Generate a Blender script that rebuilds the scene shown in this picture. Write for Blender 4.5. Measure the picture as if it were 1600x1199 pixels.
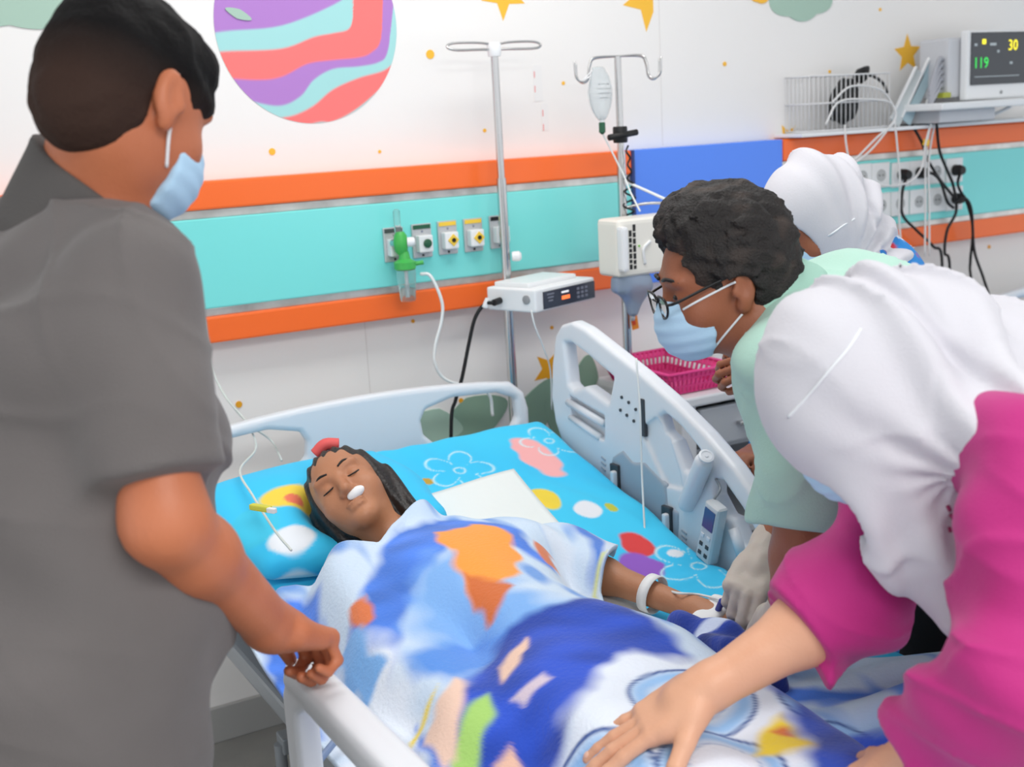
import bpy, bmesh, math, random
import numpy as np
from mathutils import Vector, Matrix
rnd = random.Random(7)
S = bpy.context.scene
COL = S.collection
for o in list(bpy.data.objects): bpy.data.objects.remove(o)

# ------------------------------------------------------------------ camera
FPX = 1900.0
_p, _y, _r = math.radians(12.2), math.radians(29.2), math.radians(3.15)
CAMP = np.array([0.0, 0.0, 1.6])
cF = np.array([math.sin(_y)*math.cos(_p), math.cos(_y)*math.cos(_p), -math.sin(_p)])
_R0 = np.array([math.cos(_y), -math.sin(_y), 0.0]); _U0 = np.cross(_R0, cF)
cR = math.cos(_r)*_R0 - math.sin(_r)*_U0
cU = math.sin(_r)*_R0 + math.cos(_r)*_U0
cam_d = bpy.data.cameras.new('camera'); cam = bpy.data.objects.new('camera', cam_d); COL.objects.link(cam)
cam_d.sensor_width = 36.0; cam_d.lens = FPX/1600*36.0; cam_d.clip_start = 0.05; cam_d.clip_end = 60
cam.matrix_world = Matrix([[cR[i], cU[i], -cF[i], CAMP[i]] for i in range(3)] + [[0, 0, 0, 1]])
S.camera = cam
cam_d.dof.use_dof = True; cam_d.dof.focus_distance = 2.25; cam_d.dof.aperture_fstop = 4.2

# ------------------------------------------------------------------ light
W = bpy.data.worlds.new('world'); S.world = W; W.use_nodes = True
W.node_tree.nodes['Background'].inputs[0].default_value = (0.95, 0.97, 1.0, 1)
W.node_tree.nodes['Background'].inputs[1].default_value = 0.74
def area(name, loc, target, size, power, colr=(1, 1, 1)):
    d = bpy.data.lights.new(name, 'AREA'); d.shape = 'RECTANGLE'; d.size, d.size_y = size; d.energy = power; d.color = colr
    o = bpy.data.objects.new(name, d); COL.objects.link(o); o.location = loc
    o.rotation_euler = (Vector(target)-Vector(loc)).to_track_quat('-Z', 'Y').to_euler()
    return o
# two recessed ceiling panels of the ward
area('ceiling_lamp_bed', (1.3, 2.05, 2.88), (1.3, 2.05, 0), (1.8, 0.6), 15, (1, .985, .96))
area('ceiling_lamp_aisle', (0.6, -0.7, 2.85), (0.6, -0.7, 0), (1.6, 0.8), 36, (1, .985, .96))
S.view_settings.view_transform = 'Standard'; S.view_settings.look = 'None'
S.view_settings.exposure = 0.68; S.view_settings.gamma = 1.0; S.view_settings.use_curve_mapping = False

# ------------------------------------------------------------------ helpers
def px(x, y, d):
    "point seen at photo pixel (x, y), d metres along the optical axis"
    return CAMP + d*(cF + cR*(x-800)/FPX - cU*(y-599.5)/FPX)
def onY(x, y, Y):
    r = px(x, y, 1.0)-CAMP; return CAMP + r*(Y/r[1])
def onX(x, y, X):
    r = px(x, y, 1.0)-CAMP; return CAMP + r*(X/r[0])
def onZ(x, y, Z):
    r = px(x, y, 1.0)-CAMP; return CAMP + r*((Z-CAMP[2])/r[2])
def V(*a): return np.array(a, float)
def nrm(v): v = np.asarray(v, float); return v/np.linalg.norm(v)
def lin(c):
    if isinstance(c, str): c = tuple(int(c[i:i+2], 16) for i in (0, 2, 4))
    return tuple(((v/255)/12.92 if v/255 <= .04045 else ((v/255+.055)/1.055)**2.4) for v in c)
MATS = {}
def mat(name, c, rough=.5, metal=0, bump=None, sheen=0, trans=0, ior=1.45, alpha=1, emit=0, var=None, attr=False, sss=0, coat=0, spec=None):
    """procedural principled material; bump=(scale,strength); var=(scale,colour2,amount) blends in a second colour by noise; attr reads the 'Col' attribute"""
    if name in MATS: return MATS[name]
    m = bpy.data.materials.new(name); m.use_nodes = True; nt = m.node_tree; b = nt.nodes['Principled BSDF']
    L = lin(c) + (1,)
    b.inputs['Base Color'].default_value = L; b.inputs['Roughness'].default_value = rough; b.inputs['Metallic'].default_value = metal
    b.inputs['IOR'].default_value = ior; b.inputs['Alpha'].default_value = alpha
    if spec is not None: b.inputs['Specular IOR Level'].default_value = spec
    if trans: b.inputs['Transmission Weight'].default_value = trans
    if sheen: b.inputs['Sheen Weight'].default_value = sheen; b.inputs['Sheen Roughness'].default_value = .5
    if sss: b.inputs['Subsurface Weight'].default_value = sss; b.inputs['Subsurface Radius'].default_value = (.012, .005, .003); b.inputs['Subsurface Scale'].default_value = 1.0
    if coat: b.inputs['Coat Weight'].default_value = coat
    if emit: b.inputs['Emission Color'].default_value = L; b.inputs['Emission Strength'].default_value = emit
    tc = nt.nodes.new('ShaderNodeTexCoord'); src = None
    if attr:
        a = nt.nodes.new('ShaderNodeAttribute'); a.attribute_name = 'Col'; src = a.outputs['Color']
    if var:
        n = nt.nodes.new('ShaderNodeTexNoise'); n.inputs['Scale'].default_value = var[0]; n.inputs['Detail'].default_value = 3
        nt.links.new(tc.outputs['Object'], n.inputs['Vector'])
        r = nt.nodes.new('ShaderNodeMapRange'); r.inputs[1].default_value = .35; r.inputs[2].default_value = .7; r.inputs[4].default_value = var[2]
        nt.links.new(n.outputs['Fac'], r.inputs[0])
        mx = nt.nodes.new('ShaderNodeMix'); mx.data_type = 'RGBA'
        mx.inputs[6].default_value = L; mx.inputs[7].default_value = lin(var[1])+(1,)
        if src is not None: nt.links.new(src, mx.inputs[6])
        nt.links.new(r.outputs[0], mx.inputs[0]); src = mx.outputs[2]
    if src is not None: nt.links.new(src, b.inputs['Base Color'])
    if bump:
        n = nt.nodes.new('ShaderNodeTexNoise'); n.inputs['Scale'].default_value = bump[0]; n.inputs['Detail'].default_value = 2
        nt.links.new(tc.outputs['Object'], n.inputs['Vector'])
        bp = nt.nodes.new('ShaderNodeBump'); bp.inputs['Strength'].default_value = bump[1]; bp.inputs['Distance'].default_value = .004
        nt.links.new(n.outputs['Fac'], bp.inputs['Height']); nt.links.new(bp.outputs['Normal'], b.inputs['Normal'])
    MATS[name] = m
    return m
def root(name, label, cat, loc, group=None):
    o = bpy.data.objects.new(name, None); COL.objects.link(o); o.location = Vector([float(v) for v in loc])
    o.empty_display_size = .05; o['label'] = label; o['category'] = cat
    if group: o['group'] = group
    return o
def wloc(o):
    v = Vector((0, 0, 0))
    while o is not None: v = v + o.location; o = o.parent
    return v
def link(name, me, m, parent=None, smooth=True):
    o = bpy.data.objects.new(name, me); COL.objects.link(o)
    if m is not None: me.materials.append(m)
    if parent is not None:
        o.parent = parent; o.location = -wloc(parent) if True else 0
    if smooth: me.polygons.foreach_set('use_smooth', [True]*len(me.polygons))
    me.update(); return o
def tag(o, label, cat, group=None):
    o['label'] = label; o['category'] = cat
    if group: o['group'] = group
    return o
def struct(o): o['kind'] = 'structure'; return o
def pyd(name, v, f, m, parent=None, smooth=False):
    me = bpy.data.meshes.new(name); me.from_pydata([tuple(map(float, p)) for p in v], [], f); me.update()
    return link(name, me, m, parent, smooth)
def bmo(name, bm, m, parent=None, smooth=False):
    bmesh.ops.recalc_face_normals(bm, faces=bm.faces)
    me = bpy.data.meshes.new(name); bm.to_mesh(me); bm.free(); return link(name, me, m, parent, smooth)
def add_box(bm, c, s, bev=0, rot=None, seg=2):
    b2 = bmesh.new(); bmesh.ops.create_cube(b2, size=1); bmesh.ops.scale(b2, vec=Vector(s), verts=b2.verts)
    if bev: bmesh.ops.bevel(b2, geom=list(b2.edges), offset=bev, segments=seg, profile=.6, affect='EDGES')
    M = Matrix.Translation(Vector([float(v) for v in c]))
    if rot is not None: M = M @ (Matrix([list(map(float, r)) for r in rot]).to_4x4())
    b2.transform(M); me = bpy.data.meshes.new('t'); b2.to_mesh(me); b2.free(); bm.from_mesh(me); bpy.data.meshes.remove(me)
def box(name, c, s, m, parent=None, bev=.004, rot=None, seg=2):
    bm = bmesh.new(); add_box(bm, c, s, bev, rot, seg); return bmo(name, bm, m, parent)
def mm(lo, hi, name, m, parent=None, bev=.004):
    lo, hi = np.array(lo, float), np.array(hi, float); return box(name, (lo+hi)/2, np.abs(hi-lo), m, parent, bev)
def spline(pts, n=8):
    P = [np.array(p, float) for p in pts]
    if len(P) < 3: return P
    out = []; Q = [2*P[0]-P[1]]+P+[2*P[-1]-P[-2]]
    for i in range(1, len(Q)-2):
        for k in range(n):
            t = k/n; a, b, c, d = Q[i-1:i+3]
            out.append(.5*((2*b)+(-a+c)*t+(2*a-5*b+4*c-d)*t*t+(-a+3*b-3*c+d)*t**3))
    out.append(P[-1]); return out
def add_tube(vs, fs, pts, r, seg=8, closed=False):
    P = [np.array(p, float) for p in pts]; n = len(P); rr = r if hasattr(r, '__len__') else [r]*n
    base = len(vs); up = V(.13, .27, .95); prev = None
    for i in range(n):
        a = P[(i-1) % n] if closed else P[max(i-1, 0)]; b = P[(i+1) % n] if closed else P[min(i+1, n-1)]
        t = nrm(b-a+1e-9)
        if prev is None:
            s = np.cross(t, up); s = nrm(s) if np.linalg.norm(s) > 1e-3 else nrm(np.cross(t, V(1, 0, 0)))
        else:
            s = prev-t*(prev@t); s = nrm(s)
        prev = s; u = np.cross(s, t)
        for k in range(seg):
            an = 2*math.pi*k/seg; vs.append(P[i]+rr[i]*(math.cos(an)*s+math.sin(an)*u))
    m = n if closed else n-1
    for i in range(m):
        for k in range(seg):
            j = (i+1) % n; fs.append((base+i*seg+k, base+i*seg+(k+1) % seg, base+j*seg+(k+1) % seg, base+j*seg+k))
    if not closed:
        fs.append(tuple(base+k for k in range(seg-1, -1, -1))); fs.append(tuple(base+(n-1)*seg+k for k in range(seg)))
def tube(name, pts, r, m, parent=None, seg=8, sm=8, closed=False):
    vs, fs = [], []; add_tube(vs, fs, spline(pts, sm) if sm and not closed else pts, r, seg, closed)
    return pyd(name, vs, fs, m, parent, True)
def tubes(name, lst, m, parent=None, seg=6):
    vs, fs = [], []
    for pts, r in lst: add_tube(vs, fs, pts, r, seg)
    return pyd(name, vs, fs, m, parent, True)
def lathe(name, prof, m, parent=None, base=(0, 0, 0), axis=(0, 0, 1), seg=24, smooth=True):
    "prof: list of (radius, height) revolved about axis through base"
    ax = nrm(axis); s = np.cross(ax, V(.3, .9, .1)); s = nrm(s); u = np.cross(ax, s); base = np.array(base, float)
    vs, fs = [], []
    for r, h in prof:
        for k in range(seg):
            a = 2*math.pi*k/seg; vs.append(base+ax*h+max(r, 1e-5)*(math.cos(a)*s+math.sin(a)*u))
    for i in range(len(prof)-1):
        for k in range(seg): fs.append((i*seg+k, i*seg+(k+1) % seg, (i+1)*seg+(k+1) % seg, (i+1)*seg+k))
    fs.append(tuple(range(seg-1, -1, -1))); fs.append(tuple((len(prof)-1)*seg+k for k in range(seg)))
    o = pyd(name, vs, fs, m, parent, smooth)
    if smooth:
        bm = bmesh.new(); bm.from_mesh(o.data)
        for e in bm.edges:
            if len(e.link_faces) == 2 and e.calc_face_angle(0) > .7: e.smooth = False
        bm.to_mesh(o.data); bm.free()
    return o
def cyl(name, a, b, r, m, parent=None, seg=20, r2=None):
    a, b = np.array(a, float), np.array(b, float); L = np.linalg.norm(b-a)
    return lathe(name, [(r, 0), (r if r2 is None else r2, L)], m, parent, a, b-a, seg)
def plate(name, pts, y0, y1, m, parent=None):
    "flat outline in the x-z plane given thickness between y0 (front) and y1"
    bm = bmesh.new(); vs = [bm.verts.new((float(x), y0, float(z))) for x, z in pts]; f = bm.faces.new(vs)
    r = bmesh.ops.extrude_face_region(bm, geom=[f])
    for g in r['geom']:
        if isinstance(g, bmesh.types.BMVert): g.co.y = y1
    return bmo(name, bm, m, parent)
def text(name, s, size, m, parent, loc, xdir, ydir, extr=.0004, align='CENTER'):
    c = bpy.data.curves.new(name, 'FONT'); c.body = s; c.size = size; c.extrude = extr; c.align_x = align; c.align_y = 'CENTER'; c.resolution_u = 2
    o = bpy.data.objects.new(name+'_t', c); COL.objects.link(o)
    dg = bpy.context.evaluated_depsgraph_get(); me = bpy.data.meshes.new_from_object(o.evaluated_get(dg)); bpy.data.objects.remove(o)
    X = nrm(xdir); Z = nrm(np.cross(X, nrm(ydir))); Y = np.cross(Z, X)
    me.transform(Matrix([[X[i], Y[i], Z[i], float(loc[i])] for i in range(3)]+[[0, 0, 0, 1]])); me.materials.clear()
    return link(name, me, m, parent, False)

from mathutils.bvhtree import BVHTree
def surf(o, pts, lift=.001):
    "points where lines of sight to photo pixels meet object o"
    b = BVHTree.FromPolygons([v.co for v in o.data.vertices], [tuple(f.vertices) for f in o.data.polygons]); out = []; last = 1.6
    for x, y in pts:
        r = px(x, y, 1.0)-CAMP; h = b.ray_cast(Vector(CAMP), Vector(r))
        if h[0] is not None: out.append(np.array(h[0])+np.array(h[1])*lift)
    return out
# ------------------------------------------------------------------ signed distance modelling
def smin(a, b, k):
    if k <= 0: return np.minimum(a, b)
    h = np.maximum(k-np.abs(a-b), 0)/k
    return np.minimum(a, b)-h*h*k*.25
def rotm(X, Y=None, Z=None):
    return np.stack([X, Y, Z], 1)
def euler(rx, ry, rz):
    return np.array(Matrix.Rotation(rz, 3, 'Z') @ Matrix.Rotation(ry, 3, 'Y') @ Matrix.Rotation(rx, 3, 'X'))
def cone(a, b, ra, rb=None, k=.02, op='u'):
    a, b = np.array(a, float), np.array(b, float); rb = ra if rb is None else rb; ab = b-a; L2 = max(ab@ab, 1e-9)
    def f(x, y, z):
        t = np.clip(((x-a[0])*ab[0]+(y-a[1])*ab[1]+(z-a[2])*ab[2])/L2, 0, 1)
        return np.sqrt((x-a[0]-t*ab[0])**2+(y-a[1]-t*ab[1])**2+(z-a[2]-t*ab[2])**2)-(ra+(rb-ra)*t)
    r = max(ra, rb)
    return (op, k, f, np.minimum(a, b)-r, np.maximum(a, b)+r)
def ccone(a, b, ra, rb=None, k=.02, rnd=.006):
    "cone with a flat cut at b"
    o, k, f, lo, hi = cone(a, b, ra, rb, k); b = np.array(b, float); d = nrm(b-np.array(a, float))
    def g(x, y, z): return -smin(-f(x, y, z), -((x-b[0])*d[0]+(y-b[1])*d[1]+(z-b[2])*d[2]), rnd)
    return (o, k, g, lo, hi)
def ell(c, r, R=None, k=.02, op='u'):
    c, r = np.array(c, float), np.array(r, float); R = np.eye(3) if R is None else np.asarray(R)
    def f(x, y, z):
        x, y, z = x-c[0], y-c[1], z-c[2]
        u = [(R[0, i]*x+R[1, i]*y+R[2, i]*z)/r[i] for i in range(3)]
        k0 = np.sqrt(u[0]**2+u[1]**2+u[2]**2); k1 = np.sqrt((u[0]/r[0])**2+(u[1]/r[1])**2+(u[2]/r[2])**2)
        return k0*(k0-1)/np.maximum(k1, 1e-6)
    e = np.sqrt((R**2) @ (r**2))
    return (op, k, f, c-e, c+e)
def rbox(c, h, R=None, rad=.01, k=.02, op='u'):
    c, h = np.array(c, float), np.array(h, float); R = np.eye(3) if R is None else np.asarray(R)
    def f(x, y, z):
        x, y, z = x-c[0], y-c[1], z-c[2]
        q = [np.abs(R[0, i]*x+R[1, i]*y+R[2, i]*z)-(h[i]-rad) for i in range(3)]
        return np.sqrt(np.maximum(q[0], 0)**2+np.maximum(q[1], 0)**2+np.maximum(q[2], 0)**2)+np.minimum(np.maximum(np.maximum(q[0], q[1]), q[2]), 0)-rad
    e = np.abs(R) @ h
    return (op, k, f, c-e, c+e)
def plane(p, n, k=.0, op='i'):
    "keep the side the normal points away from"
    p, n = np.array(p, float), nrm(n)
    def f(x, y, z): return (x-p[0])*n[0]+(y-p[1])*n[1]+(z-p[2])*n[2]
    return (op, k, f, None, None)
def grow(pr, g):
    "inflate a list of primitives"
    out = []
    for op, k, f, lo, hi in pr:
        if op == 'u': out.append((op, k, (lambda x, y, z, f=f: f(x, y, z)-g), lo-g, hi+g))
        else: out.append((op, k, f, lo, hi))
    return out
def axis(lo, hi, h, fine):
    xs = [lo]
    while xs[-1] < hi:
        x = xs[-1]; st = h
        for a, b, hf in fine:
            if a-h <= x <= b: st = min(st, hf)
        xs.append(x+st)
    return np.array(xs, np.float32)
def sdf(name, prims, h, m, parent=None, fine=(), disp=None, col=None, flat=None, lap=0):
    """mesh of a blended solid.  fine: list of (centre, radius, h)."""
    us = [p for p in prims if p[0] == 'u']
    lo = np.min([p[3] for p in us], 0)-.03; hi = np.max([p[4] for p in us], 0)+.03
    A = [axis(lo[i], hi[i], h, [(c[i]-r, c[i]+r, hf) for c, r, hf in fine]) for i in range(3)]
    D = np.full([len(a) for a in A], 9., np.float32)
    def sub(l, u, pad):
        s = []
        for i in range(3):
            a = max(int(np.searchsorted(A[i], l[i]-pad))-1, 0); b = min(int(np.searchsorted(A[i], u[i]+pad))+1, len(A[i])); s.append(slice(a, b))
        return tuple(s)
    for op, k, f, l, u in prims:
        s = (slice(None),)*3 if l is None else sub(l, u, k+.025)
        x, y, z = A[0][s[0]][:, None, None], A[1][s[1]][None, :, None], A[2][s[2]][None, None, :]
        if min(len(A[0][s[0]]), len(A[1][s[1]]), len(A[2][s[2]])) == 0: continue
        v = f(x, y, z)
        if op == 'u': D[s] = smin(D[s], v, k)
        elif op == 's': D[s] = -smin(-D[s], v, k)
        else: D[s] = -smin(-D[s], -v, k)
    if disp is not None:
        I = np.nonzero(np.abs(D) < .04); D[I] += disp(A[0][I[0]], A[1][I[1]], A[2][I[2]])
    for a in range(3):     # closed at the grid border
        sl = [slice(None)]*3; sl[a] = 0; D[tuple(sl)] = 9; sl[a] = -1; D[tuple(sl)] = 9
    s = D < 0
    n = [d-1 for d in D.shape]
    cnt = np.zeros(n, np.int8)
    for i in (0, 1):
        for j in (0, 1):
            for k in (0, 1): cnt += s[i:i+n[0], j:j+n[1], k:k+n[2]]
    I = np.nonzero((cnt > 0) & (cnt < 8)); N = len(I[0])
    ids = np.full(n, -1, np.int32); ids[I] = np.arange(N)
    acc = np.zeros((N, 3)); c = np.zeros(N)
    co = [(i, j, k) for i in (0, 1) for j in (0, 1) for k in (0, 1)]
    for p in co:
        for a in range(3):
            if p[a]: continue
            q = list(p); q[a] = 1
            i0 = tuple(I[t]+p[t] for t in range(3)); i1 = tuple(I[t]+q[t] for t in range(3))
            d0, d1 = D[i0], D[i1]; x = (d0 < 0) != (d1 < 0)
            t = np.where(x, d0/np.where(x, d0-d1, 1), 0)
            P = np.stack([A[b][i0[b]]+(t*(A[b][i1[b]]-A[b][i0[b]]) if b == a else 0) for b in range(3)], 1)
            acc[x] += P[x]; c += x
    vs = acc/c[:, None]
    Q = []
    for a in range(3):
        b, d = (a+1) % 3, (a+2) % 3
        s0 = [slice(None)]*3; s1 = [slice(None)]*3; s0[a] = slice(0, -1); s1[a] = slice(1, None)
        E = np.nonzero(s[tuple(s0)] != s[tuple(s1)])
        sg = s[tuple(s0)][E]
        ok = (E[b] > 0) & (E[d] > 0) & (E[b] < n[b]) & (E[d] < n[d]); E = [e[ok] for e in E]; sg = sg[ok]
        def cell(ob, od):
            e = list(E); e[b] = e[b]-ob; e[d] = e[d]-od; return ids[tuple(e)]
        q = np.stack([cell(1, 1), cell(0, 1), cell(0, 0), cell(1, 0)], 1)
        q[~sg] = q[~sg][:, ::-1]; Q.append(q)
    Q = np.concatenate(Q); Q = Q[(Q >= 0).all(1)]
    for _ in range(lap):
        nb = np.zeros_like(vs); nc = np.zeros(len(vs))
        for e in range(4):
            a, b2 = Q[:, e], Q[:, (e+1) % 4]
            np.add.at(nb, a, vs[b2]); np.add.at(nc, a, 1)
        vs = .5*vs+.5*nb/np.maximum(nc, 1)[:, None]
    return npmesh(name, vs, Q, m, parent, col)
def npmesh(name, vs, Q, m, parent=None, col=None, smooth=True):
    me = bpy.data.meshes.new(name); vs = np.asarray(vs, np.float64); Q = np.asarray(Q, np.int32)
    me.vertices.add(len(vs)); me.vertices.foreach_set('co', vs.ravel().astype(np.float32))
    me.loops.add(Q.size); me.loops.foreach_set('vertex_index', Q.ravel())
    me.polygons.add(len(Q)); me.polygons.foreach_set('loop_start', np.arange(len(Q), dtype=np.int32)*Q.shape[1])
    me.update(calc_edges=True)
    if col is not None:
        at = me.color_attributes.new('Col', 'FLOAT_COLOR', 'POINT'); c = np.ones((len(vs), 4), np.float32); c[:, :3] = col(vs)
        at.data.foreach_set('color', c.ravel())
    return link(name, me, m, parent, smooth)
_rs = np.random.RandomState(3)
_ND = [nrm(_rs.randn(3)) for _ in range(24)]; _NP = _rs.rand(24)*6.28
def noise(x, y, z, fr, o=0):
    "cheap smooth noise in about -1..1"
    s = 0
    for i in range(5):
        d = _ND[(i+o*5) % 24]; w = fr*(.6+.35*i)
        s = s+np.sin((x*d[0]+y*d[1]+z*d[2])*w+_NP[(i+o*5) % 24]+1.3*np.sin((x*d[2]-y*d[0]+z*d[1])*w*.6+i))
    return s/3.2
def folds(x, y, z, d, fr, warp=1.0, wf=12, o=0, sharp=1):
    "cloth folds: ridges running across direction d, bent by noise"
    t = (x*d[0]+y*d[1]+z*d[2])*fr+warp*noise(x, y, z, wf, o)
    s = np.sin(t)
    return s if sharp == 1 else 1-2*np.abs(s)**sharp

def crease(x, y, z, d, fr, warp=1.5, wf=8, o=0, pw=5):
    "thin sharp ridges of pulled cloth, fading in and out"
    t = (x*d[0]+y*d[1]+z*d[2])*fr+warp*noise(x, y, z, wf, o)
    return -(1-np.abs(np.sin(t)))**pw*np.clip(noise(x, y, z, wf*.9, o+1)+.3, 0, 1)
# ================================================================== room
WY = 3.06
M_wall = mat('wall_paint', (241, 239, 237), .45, bump=(60, .05))
M_floor = mat('vinyl_floor', (150, 150, 145), .35, var=(6, (130, 130, 127), .6))
M_white = mat('white_plastic', (236, 238, 240), .35)
M_chrome = mat('chrome', (200, 200, 200), .22, 1)
M_black = mat('black_rubber', (22, 22, 24), .5)
M_orange = mat('orange_laminate', (255, 114, 48), .28)
M_teal = mat('turquoise_laminate', (130, 230, 226), .22)
M_blue = mat('blue_laminate', (86, 142, 252), .25)
M_alu = mat('brushed_aluminium', (216, 214, 210), .3, .6, var=(14, (120, 116, 112), .45))
M_star = mat('yellow_star_print', (250, 192, 60), .5)
M_stard = mat('ochre_star_print', (232, 165, 30), .5)
M_leaf = mat('sage_green_print', (168, 198, 182), .5)
M_leafd = mat('leaf_green_print', (136, 168, 148), .5)
wall = struct(mm((-3, WY, 0), (7, WY+.15, 2.95), 'wall_back', M_wall, None, 0))
floor = struct(mm((-3, -2.5, -.1), (7, WY, 0), 'floor', M_floor, None, 0))
struct(mm((-3, -2.5, 2.95), (7, WY+.15, 3.05), 'ceiling', mat('ceiling_white', (240, 240, 238), .7), None, 0))
struct(mm((-3, WY-.015, 0), (7, WY, .1), 'baseboard_back', mat('baseboard_grey', (170, 170, 168), .4), None, .003))
M_seam = mat('seam_grey', (222, 219, 217), .6)
for sx, z0, z1 in ((2.283, 1.5, 2.95), (1.26, 0.1, 1.09), (0.6, .1, 1.09), (3.35, .1, 1.09)):
    mm((sx-.0012, WY-.0008, z0), (sx+.0012, WY, z1), 'panel_seam', M_seam, wall, 0)
def star(cx, cz, R, rot, m, n=5, ri=.45):
    return [(cx+(R if k % 2 == 0 else R*ri)*math.sin(rot+k*math.pi/n), cz+(R if k % 2 == 0 else R*ri)*math.cos(rot+k*math.pi/n)) for k in range(2*n)]
_dk = [0]
def decal(name, pts, m):
    _dk[0] += 1; return plate(name, pts, WY-.0008-.00012*_dk[0], WY, m, wall)
def wp(x, y): p = onY(x, y, WY); return p[0], p[2]
c = wp(786, -10); decal('star_decal', star(c[0], c[1], .073, 3.2, M_star), M_star)
c = wp(1008, -2); decal('star_decal', [(min(x, 2.262), z) for x, z in star(c[0]+.012, c[1], .095, .75, M_star)], M_star)
c = wp(1418, 84); decal('star_decal', star(c[0], c[1], .066, -.05, M_star), M_star)
c = wp(1231, 211); decal('star_decal', star(c[0], c[1]-.01, .05, .7, M_star), M_star)
c = wp(855, 578); decal('star_decal', star(c[0]+.01, c[1], .062, .5, M_stard), M_stard)
c = wp(1083, 560); decal('star_decal', star(c[0], c[1], .05, .1, M_star), M_star)
for x, y, r, m in ((672, 85, 7, M_star), (425, 237, 5, M_star), (757, 204, 3, M_star), (880, 130, 3, M_star), (593, 237, 2.5, M_star), (1132, 100, 4, M_star), (1296, 112, 3, M_star), (1375, 15, 3, M_star),
                   (1459, 65, 4, M_star), (645, 502, 3, M_stard), (862, 512, 3, M_stard), (1545, 386, 4, M_stard), (720, 626, 4, M_stard), (373, 632, 5, M_stard)):
    c = wp(x, y); s = r/560.
    decal('dot_decal', [(c[0]+s*math.sin(k*.628), c[1]+s*math.cos(k*.628)) for k in range(10)], m)
# clouds and leaves of the mural
def cloud(cx, cz, w, h, m, n=48, lob=7, name='cloud_decal', squash=1.0):
    pts = []
    for k in range(n*2):
        a = 2*math.pi*k/(n*2); r = 1+.13*abs(math.sin(lob*a/2+.5)); pts.append((cx+w*r*math.cos(a), cz+h*r*math.sin(a)))
    return decal(name, pts, m)
c = wp(1250, -15); cloud(c[0], c[1], .135, .085, M_leaf, lob=7)
c = wp(1187, -14); cloud(c[0], c[1], .04, .035, M_star, lob=4, name='cloud_decal')
c = wp(25, -25); cloud(c[0], c[1], .2, .09, M_leaf, lob=8)
c = wp(1640, -20); decal('sun_decal', [(c[0]+.15*math.sin(k*.2618), c[1]+.1*math.cos(k*.2618)) for k in range(24)], mat('orange_print', (250, 150, 70), .5))
def leaf(x, y, w, h, rot, m):
    cx, cz = wp(x, y); pts = []
    for k in range(24):
        a = 2*math.pi*k/24; u, v = w*math.cos(a), h*math.sin(a)*(1-.35*abs(math.cos(a)))
        pts.append((cx+u*math.cos(rot)-v*math.sin(rot), cz+u*math.sin(rot)+v*math.cos(rot)))
    decal('leaf_decal', pts, m)
leaf(830, 650, .13, .06, .9, M_leafd); leaf(915, 590, .07, .045, 1.4, M_leafd); leaf(740, 655, .12, .07, .3, M_leafd); leaf(680, 665, .09, .05, -.3, M_leaf); leaf(880, 660, .1, .05, 2.2, M_leafd)
# striped planet of the mural
pc = (1.172, 1.866); pr_ = .246
PB = [[(330, 52), (360, 48), (440, 40), (520, 8), (560, -20), (620, -60)],
      [(330, 82), (360, 80), (440, 76), (490, 58), (520, 52), (545, 45), (552, 20), (556, -20), (620, -80)],
      [(330, 120), (400, 125), (440, 120), (480, 100), (520, 94), (560, 90), (580, 82), (595, 60), (600, -20), (620, -90)],
      [(330, 140), (400, 160), (440, 165), (470, 150), (490, 125), (520, 108), (560, 104), (590, 98), (604, 85), (611, 40), (620, -50)],
      [(330, 230), (420, 190), (460, 180), (490, 165), (520, 140), (560, 122), (600, 110), (620, 92)],
      [(330, 260), (480, 196), (520, 190), (560, 168), (600, 132), (625, 100)]]
PBW = [np.array([wp(*q) for q in spline([V(x, y) for x, y in b], 6)]) for b in PB]
PBW = [b[np.argsort(b[:, 0])] for b in PBW]
PC = [np.array(lin(c)) for c in ((180, 128, 205), (165, 220, 220), (255, 122, 120), (180, 128, 205), (165, 220, 220), (255, 122, 120), (170, 220, 220))]
def planet_col(vs):
    col = np.tile(PC[0], (len(vs), 1))
    up = noise(vs[:, 0]*3, vs[:, 2]*1.2, 0*vs[:, 0], 12)
    top = np.clip((vs[:, 2]-1.935+.02*up)/.01, 0, 1)[:, None]; col = col*(1-top)+PC[2]*top
    for b, c in zip(PBW, PC[1:]):
        zb = np.interp(vs[:, 0], b[:, 0], b[:, 1]); t = np.clip((zb-vs[:, 2])/.008+.5, 0, 1)[:, None]
        t = t*t*(3-2*t); col = col*(1-t)+c*t
    return col
vs, Q = [], []
NR, NA = 110, 360
for i in range(NR+1):
    for k in range(NA):
        a = 2*math.pi*k/NA; r = pr_*max(i, .02)/NR; vs.append((pc[0]+r*math.cos(a), WY-.0012, pc[1]+r*math.sin(a)))
for i in range(NR):
    for k in range(NA): Q.append((i*NA+k, i*NA+(k+1) % NA, (i+1)*NA+(k+1) % NA, (i+1)*NA+k))
npmesh('planet_decal', vs, Q, mat('planet_print', (255, 255, 255), .5, attr=True), wall, planet_col, False)
leaf(372, 22, .035, .012, -.4, M_leaf)

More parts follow.
